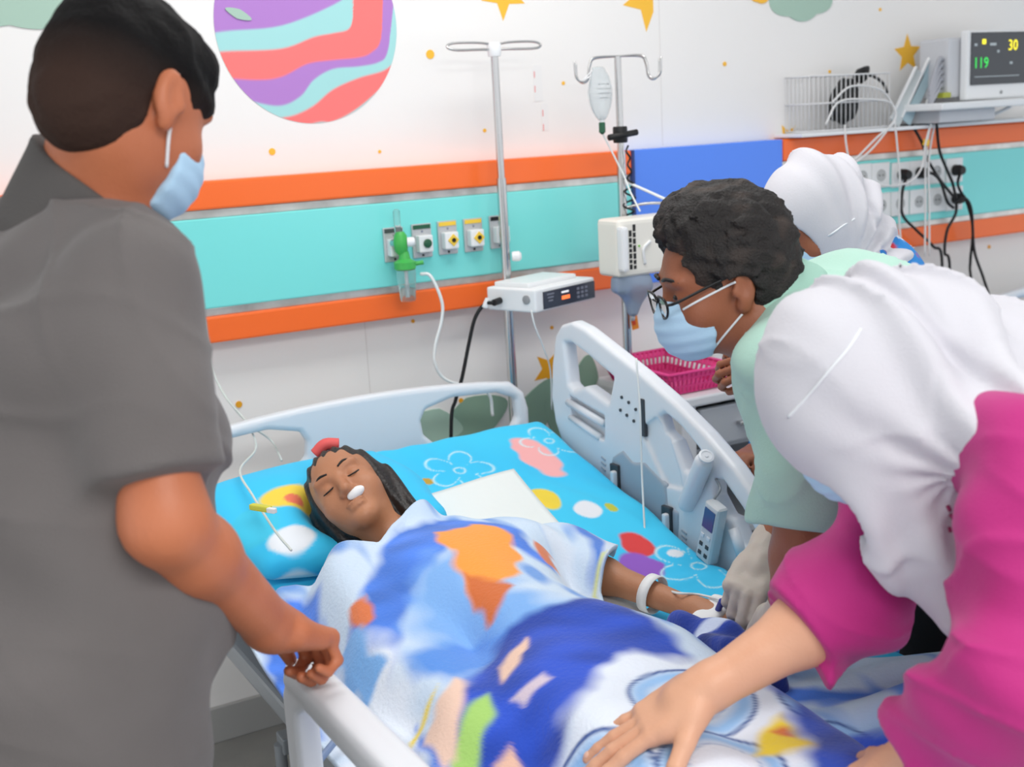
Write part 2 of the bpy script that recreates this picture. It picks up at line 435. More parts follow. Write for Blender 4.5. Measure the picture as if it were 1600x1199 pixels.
# ================================================================== bedhead service panels
def service_panel(x0, x1, label):
    r = root('bedhead_panel', label, 'wall panel', (x0, WY, 1.09))
    mm((x0, 2.995, 1.425), (x1, WY, 1.495), 'upper_strip', M_orange, r, .006)
    mm((x0, 3.004, 1.404), (x1, WY, 1.425), 'metal_trim', M_alu, r, .002)
    mm((x0, 3.0, 1.180), (x1, WY, 1.404), 'centre_panel', M_teal, r, .004)
    mm((x0, 3.004, 1.160), (x1, WY, 1.180), 'metal_trim', M_alu, r, .002)
    mm((x0, 2.995, 1.093), (x1, WY, 1.160), 'lower_strip', M_orange, r, .006)
    return r
service_panel(-.5, 2.122, 'orange and turquoise bedhead panel with gas outlets behind the patient bed')
service_panel(2.712, 5.2, 'orange and turquoise bedhead panel with power sockets under the monitor')
b = root('wall_panel', 'plain bright blue wall panel between the two turquoise bedhead panels', 'wall panel', (2.4, WY, 1.09))
mm((2.124, 2.998, 1.093), (2.71, WY, 1.495), 'panel', M_blue, b, .003)
mm((2.118, 2.99, 1.093), (2.128, WY, 1.495), 'edge_trim', mat('navy_edge', (40, 60, 120), .4), b, .002)

# gas outlets
M_plate = mat('grey_outlet_plate', (196, 198, 200), .35, .3)
def gas_outlet(x, y, tabc, dotc, label, dia=False):
    p = onY(x, y, 3.0); r = root('gas_outlet', label, 'gas outlet', (p[0], 3.0, p[2]-.046), 'gas outlets on the panel')
    X, Z = p[0], p[2]
    mm((X-.029, 2.992, Z-.046), (X+.029, 3.0, Z+.046), 'face_plate', M_plate, r, .003)
    mm((X-.026, 2.990, Z+.032), (X+.026, 2.993, Z+.043), 'name_tab', tabc, r, .001)
    mm((X-.021, 2.968, Z-.03), (X+.021, 2.993, Z+.016), 'socket_block', M_white, r, .004)
    cy = 2.967
    if dia:
        box('gas_disc', (X+.004, cy, Z-.006), (.024, .004, .024), dotc, r, .001, euler(0, math.pi/4, 0))
        lathe('socket_hole', [(.006, 0), (.006, .003)], M_black, r, (X+.004, cy-.001, Z-.006), (0, -1, 0), 12)
    else:
        lathe('gas_disc', [(.012, 0), (.012, .003), (.009, .005)], dotc, r, (X+.003, cy, Z-.006), (0, -1, 0), 20)
    lathe('screw', [(.0035, 0), (.003, .002)], M_chrome, r, (X, 2.992, Z+.025), (0, -1, 0), 8)
    lathe('screw', [(.0035, 0), (.003, .002)], M_black, r, (X, 2.992, Z-.039), (0, -1, 0), 8)
M_dgreen = mat('dark_green_plastic', (38, 92, 66), .4); M_yel = mat('yellow_plastic', (246, 205, 70), .4)
gas_outlet(614, 382, mat('dark_tab', (70, 80, 78), .4), M_dgreen, 'grey gas outlet with the green flow meter plugged in')
gas_outlet(658, 376, M_dgreen, M_dgreen, 'grey gas outlet with dark green tab beside the flow meter')
gas_outlet(698, 371, M_yel, M_yel, 'left one of the two grey gas outlets with yellow tabs', True)
gas_outlet(738, 367, M_yel, M_yel, 'right one of the two grey gas outlets with yellow tabs', True)
gas_outlet(778, 362, M_black, M_black, 'grey gas outlet with black tab half behind the steel pole')

# oxygen flow meter with humidifier jar
M_green = mat('green_plastic', (72, 180, 84), .35)
M_clear = mat('clear_plastic', (235, 240, 240), .08, trans=.92, ior=1.25)
M_tubing = mat('clear_tubing', (232, 236, 236), .25, spec=.6)
f = root('flow_meter', 'green oxygen flow meter with a clear humidifier jar on the turquoise panel', 'flow meter', onY(629, 476, 2.95))
q = onY(625, 380, 2.95); X, Z = q[0], q[2]
lathe('valve_body', [(.010, -.03), (.017, -.02), (.02, 0), (.017, .02), (.010, .03)], M_green, f, (X, 2.945, Z), (0, 0, 1))
lathe('knob', [(.013, 0), (.013, .015), (.009, .02)], M_white, f, (X+.015, 2.935, Z+.002), (.9, -.5, 0), 14)
cyl('inlet_stem', (X-.012, 2.97, Z), (X-.005, 2.945, Z), .010, M_chrome, f)
lathe('float_tube', [(.009, 0), (.009, .062), (.004, .068)], M_clear, f, (X-.004, 2.95, Z+.022), (0, 0, 1), 14)
lathe('jar_lid', [(.02, 0), (.029, .004), (.029, .022), (.016, .03), (.012, .05)], M_green, f, (X+.006, 2.942, Z-.072), (0, 0, 1))
cyl('outlet_nozzle', (X+.03, 2.94, Z-.058), (X+.055, 2.93, Z-.055), .006, M_green, f, 10)
lathe('jar', [(.019, -.082), (.021, -.078), (.026, -.01), (.025, .003)], M_clear, f, (X+.008, 2.942, Z-.073), (0, 0, 1))
lathe('water', [(.017, -.079), (.020, -.04), (.0205, -.036)], mat('water', (225, 235, 235), .05, trans=.95, ior=1.2), f, (X+.008, 2.942, Z-.073), (0, 0, 1))
lathe('dip_tube', [(.004, -.07), (.004, 0)], M_white, f, (X+.008, 2.942, Z-.073), (0, 0, 1), 8)
t = tube('oxygen_hose', [onY(657, 428, 2.93), onY(673, 432, 2.91), onY(690, 470, 2.9), onY(690, 500, 2.9), onY(680, 540, 2.9), onY(680, 570, 2.9), onY(700, 595, 2.9), onY(760, 612, 2.86), onY(770, 650, 2.86)], .0045, M_tubing)
tag(t, 'thin white oxygen hose hanging from the flow meter to behind the headboard', 'hose')

# ================================================================== steel pole with infusion pump
r = root('infusion_pole', 'plain steel pole with flat top bar rising behind the headboard', 'pole', (1.63, 2.92, 0))
pb = onY(800, 595, 2.92); pt = onY(772, 70, 2.92); ppx = (pb[0]+pt[0])/2
lathe('pole', [(.0135, .05), (.0135, pt[2]-.35)], M_chrome, r, (ppx, 2.92, 0)); lathe('pole_extension', [(.0105, 0), (.0105, .36)], M_chrome, r, (ppx, 2.92, pt[2]-.36))
lathe('collar', [(.017, 0), (.019, .01), (.019, .03), (.015, .036)], M_white, r, (ppx, 2.92, pt[2]-.03))
for s in (-1, 1):
    tube('hook', [V(ppx, 2.92, pt[2]), V(ppx+s*.05, 2.92, pt[2]+.006), V(ppx+s*.12, 2.92, pt[2]+.006), V(ppx+s*.142, 2.915, pt[2]-.003), V(ppx+s*.12, 2.91, pt[2]-.012), V(ppx+s*.04, 2.915, pt[2]-.012), V(ppx, 2.92, pt[2]-.012)], .0035, M_chrome, r)
lathe('knob', [(.012, 0), (.014, .006), (.014, .02), (.008, .026)], M_white, r, (ppx+.012, 2.905, 1.235), (1, -.5, 0), 14)
for k in range(5):
    a = 2*math.pi*k/5+.3
    tube('foot', [V(ppx, 2.92, .07), V(ppx+.12*math.cos(a), 2.92+.12*math.sin(a)*.8, .055), V(ppx+.2*math.cos(a), 2.92+.12*math.sin(a), .03)], .012, M_chrome, r)
# pump: turned towards the room
pu = V(math.cos(.35), math.sin(.35), 0); pv = V(-pu[1], pu[0], 0); A0 = onY(838, 490, 2.70)
PR = rotm(pu, pv, V(0, 0, 1))
pump = root('infusion_pump', 'white box infusion pump with dark display clamped to the steel pole', 'infusion pump', A0)
def pp(u, v, z): return A0+pu*u+pv*v+V(0, 0, z)
PL, PW, PH = .26, .17, .062
box('housing', pp(PL/2, PW/2, PH/2), (PL, PW, PH), M_white, pump, .008, PR, 3)
box('top_cover', pp(PL/2-.01, PW/2+.01, PH+.006), (PL*.8, PW*.7, .014), M_white, pump, .005, PR)
box('display_panel', pp(PL/2+.012, -.001, PH/2-.002), (PL*.86, .006, PH*.74), mat('dark_display', (52, 54, 68), .2), pump, .001, PR)
box('led_readout', pp(PL*.47, -.0045, PH*.42), (.034, .002, .01), mat('orange_led', (255, 120, 60), .4, emit=.6), pump, .0005, PR)
box('led_caption', pp(PL*.46, -.0045, PH*.66), (.03, .002, .005), mat('led_white', (235, 235, 240), .4, emit=.3), pump, 0, PR)
for k in range(3): box('label_line', pp(PL*(.22+.0*k), -.0045, PH*(.7-.14*k)), (.03-.006*k, .0015, .004), mat('panel_grey', (120, 124, 140), .4), pump, 0, PR)
for i in range(3):
    for j in range(3): box('button', pp(PL*(.68+.07*i), -.0045, PH*(.3+.18*j)), (.011, .003, .007), mat('panel_grey', (120, 124, 140), .4), pump, .001, PR)
lathe('power_button', [(.012, 0), (.012, .003), (.008, .004)], mat('grey_button', (150, 152, 155), .4), pump, pp(-.0, PW*.18, PH*.55), -pu, 16)
box('handle', pp(PL+.012, PW/2, PH*.5), (.03, PW*.6, .03), M_white, pump, .008, PR)
box('pole_clamp', pp(PL*.3, PW+.02, PH*.5), (.05, .05, .03), M_white, pump, .006, PR)
pg = pp(-.012, PW*.72, PH*.45)
cyl('plug', pp(0, PW*.72, PH*.45), pp(-.03, PW*.7, PH*.42), .009, M_black, pump, 12)
pl2 = pp(-.03, PW*.7, PH*.42)
t = tube('black_cable', [pl2, onY(757, 476, 2.83), onY(742, 498, 2.84), onY(732, 540, 2.85), onY(722, 590, 2.86), onY(712, 625, 2.87), onY(705, 665, 2.87), V(1.4, 2.88, .5), V(1.45, 2.9, .1)], .0052, M_black)
tag(t, 'black power cord running from the infusion pump down behind the headboard', 'cord')
box('cord_tag', onY(760, 474, 2.825), (.013, .013, .028), M_white, t, .003, euler(0, .5, 0))
t = tube('infusion_line', [onY(830, 485, 2.7), onY(836, 510, 2.7), onY(850, 545, 2.72), onY(860, 580, 2.74), onY(862, 640, 2.76)], .0022, M_tubing)
tag(t, 'thin clear line hanging from the underside of the infusion pump', 'tubing')

# ================================================================== drip stand with hooks, bag, coil cord
r = root('drip_stand', 'chrome drip stand with four curled hooks beside the blue wall panel', 'drip stand', (1.94, 2.8, 0))
a = onY(961, 88, 2.8); b_ = onY(985, 570, 2.8); sx = (a[0]+b_[0])/2; sz = a[2]
lathe('pole', [(.0125, .06), (.0125, 1.5)], M_chrome, r, (sx, 2.8, 0)); lathe('pole_extension', [(.0095, 1.5), (.0095, sz)], M_chrome, r, (sx, 2.8, 0))
for dx, dy in ((-1, 0), (1, 0), (-.45, .8), (.45, -.8)):
    D = V(dx, dy, 0); c0 = V(sx, 2.8, sz)
    tube('hook', [c0, c0+D*.075+V(0, 0, -.002), c0+D*.092+V(0, 0, -.02), c0+D*.1+V(0, 0, -.055), c0+D*.118+V(0, 0, -.064), c0+D*.136+V(0, 0, -.05), c0+D*.139+V(0, 0, -.01)], .0028, M_chrome, r)
cc = onY(960, 211, 2.8)
lathe('clamp_body', [(.018, -.022), (.02, -.018), (.02, .018), (.018, .022)], M_black, r, (sx, 2.8, cc[2]))
tube('clamp_bar', [V(sx-.048, 2.785, cc[2]-.006), V(sx+.045, 2.785, cc[2]+.004)], .0085, M_black, r, 10, 0)
for k in range(5):
    an = 2*math.pi*k/5
    tube('foot', [V(sx, 2.8, .08), V(sx+.15*math.cos(an), 2.8+.1*math.sin(an), .06), V(sx+.28*math.cos(an), 2.8+.2*math.sin(an), .03)], .012, M_chrome, r)
hp = []
for k in range(150):
    t_ = k/149; z = cc[2]-.03-t_*.36; cxn = sx+.004+.012*math.sin(t_*5)-.02*t_; am = .004+.012*min(1, max(0, (t_-.18)/.2))
    hp.append(V(cxn+am*math.cos(t_*62), 2.775+am*math.sin(t_*62), z))
t = tube('coil_cord', hp, .0028, M_black, None, 6, 0); tag(t, 'black coiled cord hanging along the drip stand', 'cord')
bg = root('infusion_bag', 'clear soft infusion bag hanging from a hook of the drip stand', 'infusion bag', onY(936, 190, 2.79))
bt = onY(934, 112, 2.79); bb = onY(940, 178, 2.79)
vsd = []
def bagshape(zt):   # half width along the bag
    return .036*min(1, (zt+.06)*6)*min(1, (1.12-zt)*3.4)
sdf('bag', [ell((bt+bb)/2+V(.002, 0, 0), (.037, .016, .066), k=.01), cone((bt+bb)/2, bb+V(0, 0, -.005), .022, .01, k=.02), rbox(bt+V(0, 0, 0.0), (.018, .003, .012), None, .003, .01)], .0035, mat('bag_film', (228, 234, 236), .15, trans=.55, ior=1.2, alpha=.8), bg)
bm_ = (bt+bb)/2
for k, w in enumerate((.034, .042, .036, .028)): box('print_line', bm_+V(.002, -.0165, .022-.012*k), (w, .001, .0022), mat('bag_ink', (120, 125, 130), .5), bg, 0)
lathe('port', [(.006, 0), (.007, -.02)], M_white, bg, bb+V(0, 0, -.005)); lathe('drip_chamber', [(.003, .0), (.009, -.006), (.009, -.03), (.003, -.036)], M_dgreen, bg, bb+V(0, 0, -.018), (0, 0, 1), 14)
tube('hanging_loop', [bt+V(-.01, 0, .01), V(sx-.118, 2.795, sz-.062), bt+V(.012, 0, .01)], .0015, M_white, bg, 6)
t = tube('infusion_line', [bb+V(0, 0, -.05), onY(955, 235, 2.79), onY(975, 275, 2.78), onY(985, 300, 2.75), onY(1000, 330, 2.7)], .0025, M_tubing); tag(t, 'clear line running down from the infusion bag', 'tubing')
# white feeding unit with printed label, grey-blue collecting bag below it
u0 = onY(963, 434, 2.68); u1 = onY(1050, 334, 2.68)
un = root('suction_unit', 'white boxy unit with black printed label hung on the drip stand', 'medical unit', (u0[0], 2.7, u0[2]))
box('housing', ((u0[0]+u1[0])/2+.02, 2.71, (u0[2]+u1[2])/2), (u1[0]-u0[0]+.05, .1, u1[2]-u0[2]), mat('cream_plastic', (236, 233, 224), .4), un, .014, None, 3)
box('side_pipe', (u0[0]+.004, 2.65, (u0[2]+u1[2])/2), (.02, .03, .12), M_white, un, .008)
M_ink = mat('black_print', (30, 30, 32), .5)
for k in range(3):
    z_ = u0[2]+.02
    for n_ in range(7):
        l_ = rnd.uniform(.008, .018); box('print_block', (u0[0]+.022+.013*k, 2.6592, z_+l_/2), (.008, .002, l_), M_ink, un, 0); z_ += l_+.004
lathe('green_light', [(.003, 0), (.003, .002)], mat('green_led', (120, 200, 60), .4), un, (u0[0]+.063, 2.66, u0[2]+.08), (0, -1, 0), 10)
tube('ridge', [V(u0[0]+.08, 2.659, u0[2]+.03), V(u0[0]+.075, 2.657, u0[2]+.07), V(u0[0]+.1, 2.659, u0[2]+.09)], .004, M_white, un)
bgm = mat('blue_grey_bag', (172, 188, 208), .3, trans=.45, ior=1.15)
cb = root('collection_bag', 'grey-blue clear bag tapering below the white unit on the drip stand', 'bag', onY(985, 490, 2.69))
sdf('bag', [rbox(onY(985, 442, 2.69), (.052, .02, .02), None, .008, .02), cone(onY(980, 448, 2.69), onY(988, 486, 2.69), .03, .008, k=.03), cone(onY(1000, 448, 2.69), onY(990, 486, 2.69), .03, .008, k=.03)], .004, bgm, cb)
tube('outlet', [onY(989, 486, 2.69), onY(989, 500, 2.7)], .006, M_white, cb, 8, 0)
tg = root('tag', 'small orange and yellow tag hanging on the drip stand', 'tag', onY(990, 515, 2.78))
box('card', onY(991, 500, 2.775), (.022, .003, .055), mat('orange_tag', (250, 150, 40), .4), tg, .001, euler(0, -.15, 0)); box('red_print', onY(990, 500, 2.772), (.010, .002, .03), mat('red_print', (222, 70, 30), .4), tg, 0, euler(0, -.15, 0))
sp = root('support_arm', 'thin white bracket arm leading from the drip stand to the right', 'bracket', onY(987, 340, 2.78))
tube('arm', [onY(976, 325, 2.79), onY(1010, 318, 2.75), onY(1050, 318, 2.7), onY(1080, 322, 2.66)], .004, M_chrome, sp)
tube('cable', [onY(978, 284, 2.78), onY(1010, 298, 2.74), onY(1055, 318, 2.68), onY(1090, 330, 2.66)], .004, M_tubing, sp)
# two printed stickers on the wall between the poles
for (x, y, w, h) in ((840, 130, .03, .1), (851, 183, .022, .075)):
    p = onY(x, y, WY); st = root('wall_sticker', 'narrow pale sticker with red marks on the wall between the poles, %s' % ('upper one' if y < 150 else 'lower one'), 'sticker', (p[0], WY, p[2]-h/2))
    mm((p[0]-w/2, WY-.0015, p[2]-h/2), (p[0]+w/2, WY, p[2]+h/2), 'paper', mat('sticker_paper', (238, 237, 236), .35), st, 0)
    for k in range(2): mm((p[0]-w/2+.003, WY-.002, p[2]+h/2-.035-.04*k), (p[0]-w/2+.006, WY-.001, p[2]+h/2-.017-.04*k), 'red_mark', mat('faded_red', (230, 150, 150), .5), st, 0)

# ================================================================== right-hand panel: sockets, shelf, basket, monitor
M_sock = mat('socket_plastic', (240, 241, 241), .3); M_hole = mat('socket_grey', (190, 192, 192), .4)
def plug(parent, p, big=.019):
    lathe('plug', [(big, 0), (big, .022), (big*.75, .036)], M_black, parent, p, (0, -1, 0), 16)
sock = {}
def socket(x, y, n, lab):
    p = onY(x, y, 3.0); s = .042
    r = root('power_socket', lab, 'power socket', (p[0], 3.0, p[2]-s), 'sockets on the right panel')
    mm((p[0]-s, 2.992, p[2]-s), (p[0]+s, 3.0, p[2]+s), 'face_plate', M_sock, r, .003)
    lathe('well', [(.0205, 0), (.0205, .002), (.0175, .002), (.0175, .0005)], M_hole, r, (p[0], 2.992, p[2]), (0, -1, 0), 20)
    for d in (-.008, .008): lathe('pin_hole', [(.0028, 0), (.0028, .0012)], M_black, r, (p[0]+d, 2.9918, p[2]), (0, -1, 0), 8)
    return r, p
row1 = [(1345, 276), (1374, 274), (1405, 273), (1433, 270), (1461, 268), (1489, 266)]
row2 = [(1375, 321), (1404, 318), (1433, 315), (1462, 312), (1489, 310)]
ordn = ['leftmost', 'second from left', 'third from left', 'fourth from left', 'fifth from left', 'rightmost']
ordn2 = ['leftmost', 'second from left', 'middle', 'second from right', 'rightmost']
PS = {}
for i, (x, y) in enumerate(row1): PS[(0, i)] = socket(x, y, i, 'white power socket in the upper row of the right panel, %s' % ordn[i])
for i, (x, y) in enumerate(row2): PS[(1, i)] = socket(x, y, i, 'white power socket in the lower row of the right panel, %s' % ordn2[i])
def corded(pts, label, r=.005, plugat=None):
    t = tube('black_cable', pts, r, M_black); tag(t, label, 'cord', 'black cords at the sockets')
    if plugat is not None: plug(t, plugat+V(0, -.009, 0))
    return t
def sp_(k): return PS[k][1]
corded([sp_((0, 2))+V(0, -.035, 0), onY(1410, 300, 2.95), onY(1410, 335, 2.95), onY(1432, 360, 2.95), onY(1458, 385, 2.95), onY(1472, 412, 2.96), V(3.45, 3.0, .6)], 'black plugged-in cord hanging lowest left from the upper socket row', .005, sp_((0, 2)))
corded([sp_((0, 3))+V(0, -.035, 0), onY(1458, 272, 2.93), onY(1470, 285, 2.94), onY(1480, 315, 2.94), onY(1490, 325, 2.94)], 'short black cord curving from the fourth upper socket to the lower plug', .005, sp_((0, 3)))
corded([sp_((0, 5))+V(0, -.035, 0), onY(1497, 290, 2.94), onY(1512, 320, 2.94), onY(1520, 360, 2.95), onY(1516, 410, 2.97), onY(1518, 440, 3.0), V(3.7, 3.0, .6)], 'black cord dropping from the rightmost upper socket', .005, sp_((0, 5)))
corded([sp_((1, 4))+V(0, -.035, 0), onY(1494, 318, 2.93), onY(1508, 310, 2.92), onY(1518, 330, 2.93), onY(1522, 390, 2.95), onY(1535, 430, 2.97), onY(1545, 460, 3.0), V(3.85, 3.0, .6)], 'black cord running furthest right from the lower row plug', .005, sp_((1, 4)))
corded([onY(1462, 175, 2.9), onY(1464, 200, 2.93), onY(1468, 235, 2.94), onY(1478, 262, 2.94), onY(1490, 292, 2.94), onY(1494, 330, 2.94), onY(1480, 360, 2.95), onY(1476, 395, 2.96), onY(1484, 420, 2.97), V(3.5, 3.0, .6)], 'long black cord falling from under the monitor past the sockets')
corded([onY(1425, 195, 2.94), onY(1440, 222, 2.94), onY(1450, 250, 2.94), onY(1468, 280, 2.94), onY(1488, 305, 2.94)], 'black cord slanting from the shelf to the lower row plug')
sh = root('wall_shelf', 'narrow white wall shelf along the top of the right bedhead panel', 'shelf', (2.72, WY, 1.497))
mm((2.73, 2.93, 1.498), (4.3, WY, 1.51), 'board', M_white, sh, .003)
# wire basket
bk = root('wire_basket', 'white wire basket holding a black pressure cuff on the wall shelf', 'basket', (2.93, 2.99, 1.512))
bx0, bx1, by0, by1, bz0, bz1 = 2.77, 3.12, 2.94, 3.05, 1.514, 1.685
W_ = .0017; M_wire = mat('white_wire', (225, 226, 228), .3)
for k in range(19):
    x = bx0+(bx1-bx0)*k/18
    tubes('wire', [([V(x, by0, bz1), V(x, by0, bz0), V(x, by1, bz0), V(x, by1, bz1)], W_)], M_wire, bk, 5)
for k in range(1, 6):
    y = by0+(by1-by0)*k/6
    tubes('wire', [([V(bx0, y, bz1), V(bx0, y, bz0), V(bx1, y, bz0), V(bx1, y, bz1)], W_)], M_wire, bk, 5)
for z in (bz0, (bz0+bz1)/2, bz1):
    tubes('rim_wire', [([V(bx0, by0, z), V(bx1, by0, z), V(bx1, by1, z), V(bx0, by1, z), V(bx0, by0, z)], .0026)], M_wire, bk, 6)
cf = root('pressure_cuff', 'black rolled pressure cuff lying in the white wire basket', 'pressure cuff', (2.93, 2.99, 1.52))
cq = onY(1320, 158, 2.985)
sdf('cuff', [ell(cq, (.055, .035, .075), euler(0, .25, 0), k=.01), ell(cq+V(-.05, 0, -.035), (.025, .02, .02), k=.02)], .005, M_black, cf, disp=lambda x, y, z: .003*np.sin((x-cq[0])*160))
lathe('bulb', [(.004, 0), (.02, .012), (.024, .035), (.012, .06), (.006, .07)], M_black, cf, cq+V(.05, 0, .06), (.6, 0, .5), 16)
tube('strap', [cq+V(.02, -.02, .08), cq+V(.09, -.03, .075), cq+V(.14, -.03, .05), cq+V(.17, -.02, .02)], .005, M_black, cf)
M_cab = mat('white_cable', (228, 228, 228), .4)
for k, (pts, l) in enumerate((
    ([(1300, 160), (1330, 135), (1375, 140), (1395, 165), (1398, 190), (1370, 215), (1340, 245), (1328, 250), (1322, 225), (1320, 195)], 'white cable looped over the wire basket, hanging in front of the orange strip'),
    ([(1290, 195), (1310, 160), (1350, 155), (1390, 160), (1400, 180), (1385, 205), (1360, 235), (1335, 255)], 'white cable crossing the basket diagonally down to the panel'),
    ([(1398, 190), (1402, 230), (1406, 280), (1405, 340), (1410, 410)], 'white cable hanging straight down across the left sockets'),
    ([(1335, 255), (1345, 275), (1380, 290), (1420, 285), (1440, 262), (1446, 225), (1455, 190)], 'white cable sagging in front of the upper sockets'),
    ([(1460, 175), (1450, 215), (1446, 260), (1446, 320), (1445, 400)], 'pair of white cables falling beside the fourth socket, left one'),
    ([(1466, 175), (1456, 215), (1451, 260), (1452, 320), (1452, 400)], 'pair of white cables falling beside the fourth socket, right one'))):
    t = tube('white_cable', [onY(x, y, 2.93 if k != 3 else 2.92) for x, y in pts], .0034, M_cab); tag(t, l, 'cable', 'white cables on the right panel')
t = root('cable_clip', 'small yellow clip holding the white cables together above the sockets', 'clip', onY(1446, 226, 2.93)); box('clip', onY(1447, 223, 2.925), (.02, .012, .022), M_yel, t, .003, euler(0, .3, 0))
# clear folders leaning by the monitor
for k, (a1, a2, w, c) in enumerate((((1472, 88), (1425, 190), .05, (196, 222, 232)), ((1494, 78), (1458, 180), .035, (225, 232, 238)), ((1448, 110), (1408, 192), .05, (222, 230, 232)))):
    p0, p1 = onY(*a1, 2.93), onY(*a2, 2.93); d = p1-p0; L = np.linalg.norm(d); dz = d/L; dx = nrm(np.cross(V(0, 1, 0), dz))
    fr = root('folder', ('pale blue clear folder leaning beside the monitor', 'white folder leaning closest to the monitor', 'pale clear folder leaning furthest from the monitor')[k], 'folder', p1)
    box('cover', (p0+p1)/2+V(0, .03, 0), (w, .006, L), mat('folder_film_%d' % k, c, .2, trans=.15, ior=1.15), fr, .002, rotm(dx, V(0, 1, 0), dz))
    box('edge_clip', (p0+p1)/2+dx*w*.5+V(0, .027, 0), (.006, .012, L), M_white, fr, .002, rotm(dx, V(0, 1, 0), dz))
# vital signs monitor
mo = root('patient_monitor', 'white patient monitor with dark screen showing yellow and green numbers', 'monitor', onY(1560, 160, 2.86))
tl = onY(1509, 47, 2.84); blm = onY(1520, 156, 2.84)
mx0, mx1 = tl[0]+.01, tl[0]+.36; mz0, mz1 = blm[2], tl[2]
mm((mx0, 2.84, mz0), (mx1, 2.87, mz1), 'bezel', M_white, mo, .008)
mm((mx0-.05, 2.875, mz0+.01), (mx1-.02, 3.0, mz1-.02), 'housing', mat('light_grey_case', (205, 207, 212), .4), mo, .01)
mm((mx0+.016, 2.836, mz0+.047), (mx1-.016, 2.842, mz1-.008), 'screen', mat('screen_glass', (66, 70, 76), .15), mo, .001)
lathe('power_button', [(.006, 0), (.006, .002)], mat('grey_button', (150, 152, 155), .4), mo, (mx0+.17, 2.84, mz0+.02), (0, -1, 0), 12)
sy = 2.8345
def scr(x, y): p = onY(x, y, sy); return (p[0], sy, p[2])
M_ly = mat('yellow_digits', (225, 210, 40), .4, emit=.9); M_lg = mat('green_digits', (50, 190, 80), .4, emit=.7); M_lw = mat('grey_trace', (150, 160, 165), .4, emit=.3)
text('reading', '30', .05, M_ly, mo, scr(1583, 71), (1, 0, 0), (0, 0, 1)); text('reading', '119', .05, M_lg, mo, scr(1533, 99), (1, 0, 0), (0, 0, 1))
p = scr(1538, 65); mm((p[0]-.008, sy-.0005, p[2]-.008), (p[0]+.008, sy+.001, p[2]+.008), 'indicator', M_ly, mo, 0)
for (x, y, w) in ((1525, 70, .012), (1552, 69, .03), (1580, 98, .012), (1560, 80, .01)):
    p = scr(x, y); mm((p[0]-w/2, sy-.0005, p[2]-.004), (p[0]+w/2, sy+.001, p[2]+.004), 'caption', M_lw, mo, 0)
p = scr(1555, 119); mm((p[0]-.1, sy-.0005, p[2]-.0012), (p[0]+.12, sy+.001, p[2]+.0012), 'trace_line', M_lw, mo, 0)
M_lead = mat('grey_leads', (170, 172, 180), .4)
for k in range(5):
    z = mz0+.045+.022*k
    tube('lead', [V(mx0-.05, 2.9, z), V(mx0-.08, 2.88, z+.006), V(mx0-.11, 2.87, z-.02), V(mx0-.13, 2.88, z-.06-.01*k)], .007, M_lead, mo)
box('connector', (mx0-.06, 2.88, mz0+.02), (.035, .03, .018), mat('lime_plug', (170, 175, 60), .4), mo, .003)
br = root('monitor_bracket', 'white platform bracket carrying the patient monitor on the wall', 'bracket', onY(1550, 185, 2.95))
mm((mx0-.16, 2.80, mz0-.028), (mx1+.1, 3.0, mz0-.004), 'platform', M_white, br, .006)
mm((mx0-.1, 2.86, mz0-.07), (mx0+.17, WY, mz0-.028), 'arm', mat('light_grey_case', (205, 207, 212), .4), br, .006)
for sx_ in (.2, .3): tube('strut', [V(mx0+sx_, 2.9, mz0-.03), V(mx0+.25, 3.0, mz0-.08), V(mx0+.25, WY, 1.53)], .006, M_black if sx_ == .2 else M_white, br, 8, 0)

# ================================================================== bedside cabinet with pink basket
M_cabi = mat('cabinet_white', (228, 230, 232), .4); M_cabg = mat('drawer_grey', (190, 194, 198), .4)
CX0, CX1, CY0, CY1, CT = 1.985, 2.47, 2.62, 3.02, .826
cb = root('bedside_cabinet', 'white bedside cabinet with grey drawer behind the right bed rail', 'cabinet', ((CX0+CX1)/2, (CY0+CY1)/2, 0))
mm((CX0, CY0-.015, CT-.028), (CX1, CY1, CT), 'top', M_cabi, cb, .006)
mm((CX0+.01, CY0+.02, .1), (CX0+.03, CY1, CT-.028), 'side_panel', M_cabi, cb, .002); mm((CX1-.03, CY0+.02, .1), (CX1-.01, CY1, CT-.028), 'side_panel', M_cabi, cb, .002)
mm((CX0+.03, CY1-.02, .1), (CX1-.03, CY1, CT-.028), 'back_panel', M_cabg, cb, .001); mm((CX0+.03, CY0+.02, .1), (CX1-.03, CY1-.02, .12), 'bottom_panel', M_cabg, cb, .001)
mm((CX0+.03, CY0+.02, .38), (CX1-.03, CY1-.02, .4), 'shelf', M_cabg, cb, .001)
mm((CX0+.01, CY0, .6), (CX0+.06, CY0+.02, CT-.03), 'front_stile', M_cabi, cb, .003)
mm((CX0+.03, CY0+.02, .655), (CX1-.03, CY1-.02, .665), 'divider', M_cabg, cb, .001)
dw = mm((CX0+.07, CY0-.005, .672), (CX1-.012, CY0+.015, CT-.042), 'drawer', M_cabg, cb, .005)
mm((CX0+.2, CY0-.022, .722), (CX0+.34, CY0-.004, .732), 'handle', M_chrome, dw, .002)
dr = mm((CX0+.015, CY0, .12), (CX0+.14, CY0+.018, .59), 'door', M_cabi, cb, .004)
mm((CX0+.12, CY0-.015, .42), (CX0+.13, CY0, .5), 'handle', M_chrome, dr, .002)
for i in (0, 1):
    for j in (0, 1): lathe('caster', [(.02, .0), (.03, .01), (.03, .05), (.02, .1)], M_black, cb, (CX0+.05+i*(CX1-CX0-.1), CY0+.06+j*.3, 0), (0, 0, 1), 12)
rl = root('gallery_rail', 'thin grey wire rail standing at the back of the bedside cabinet', 'rail', (2.2, 2.98, CT))
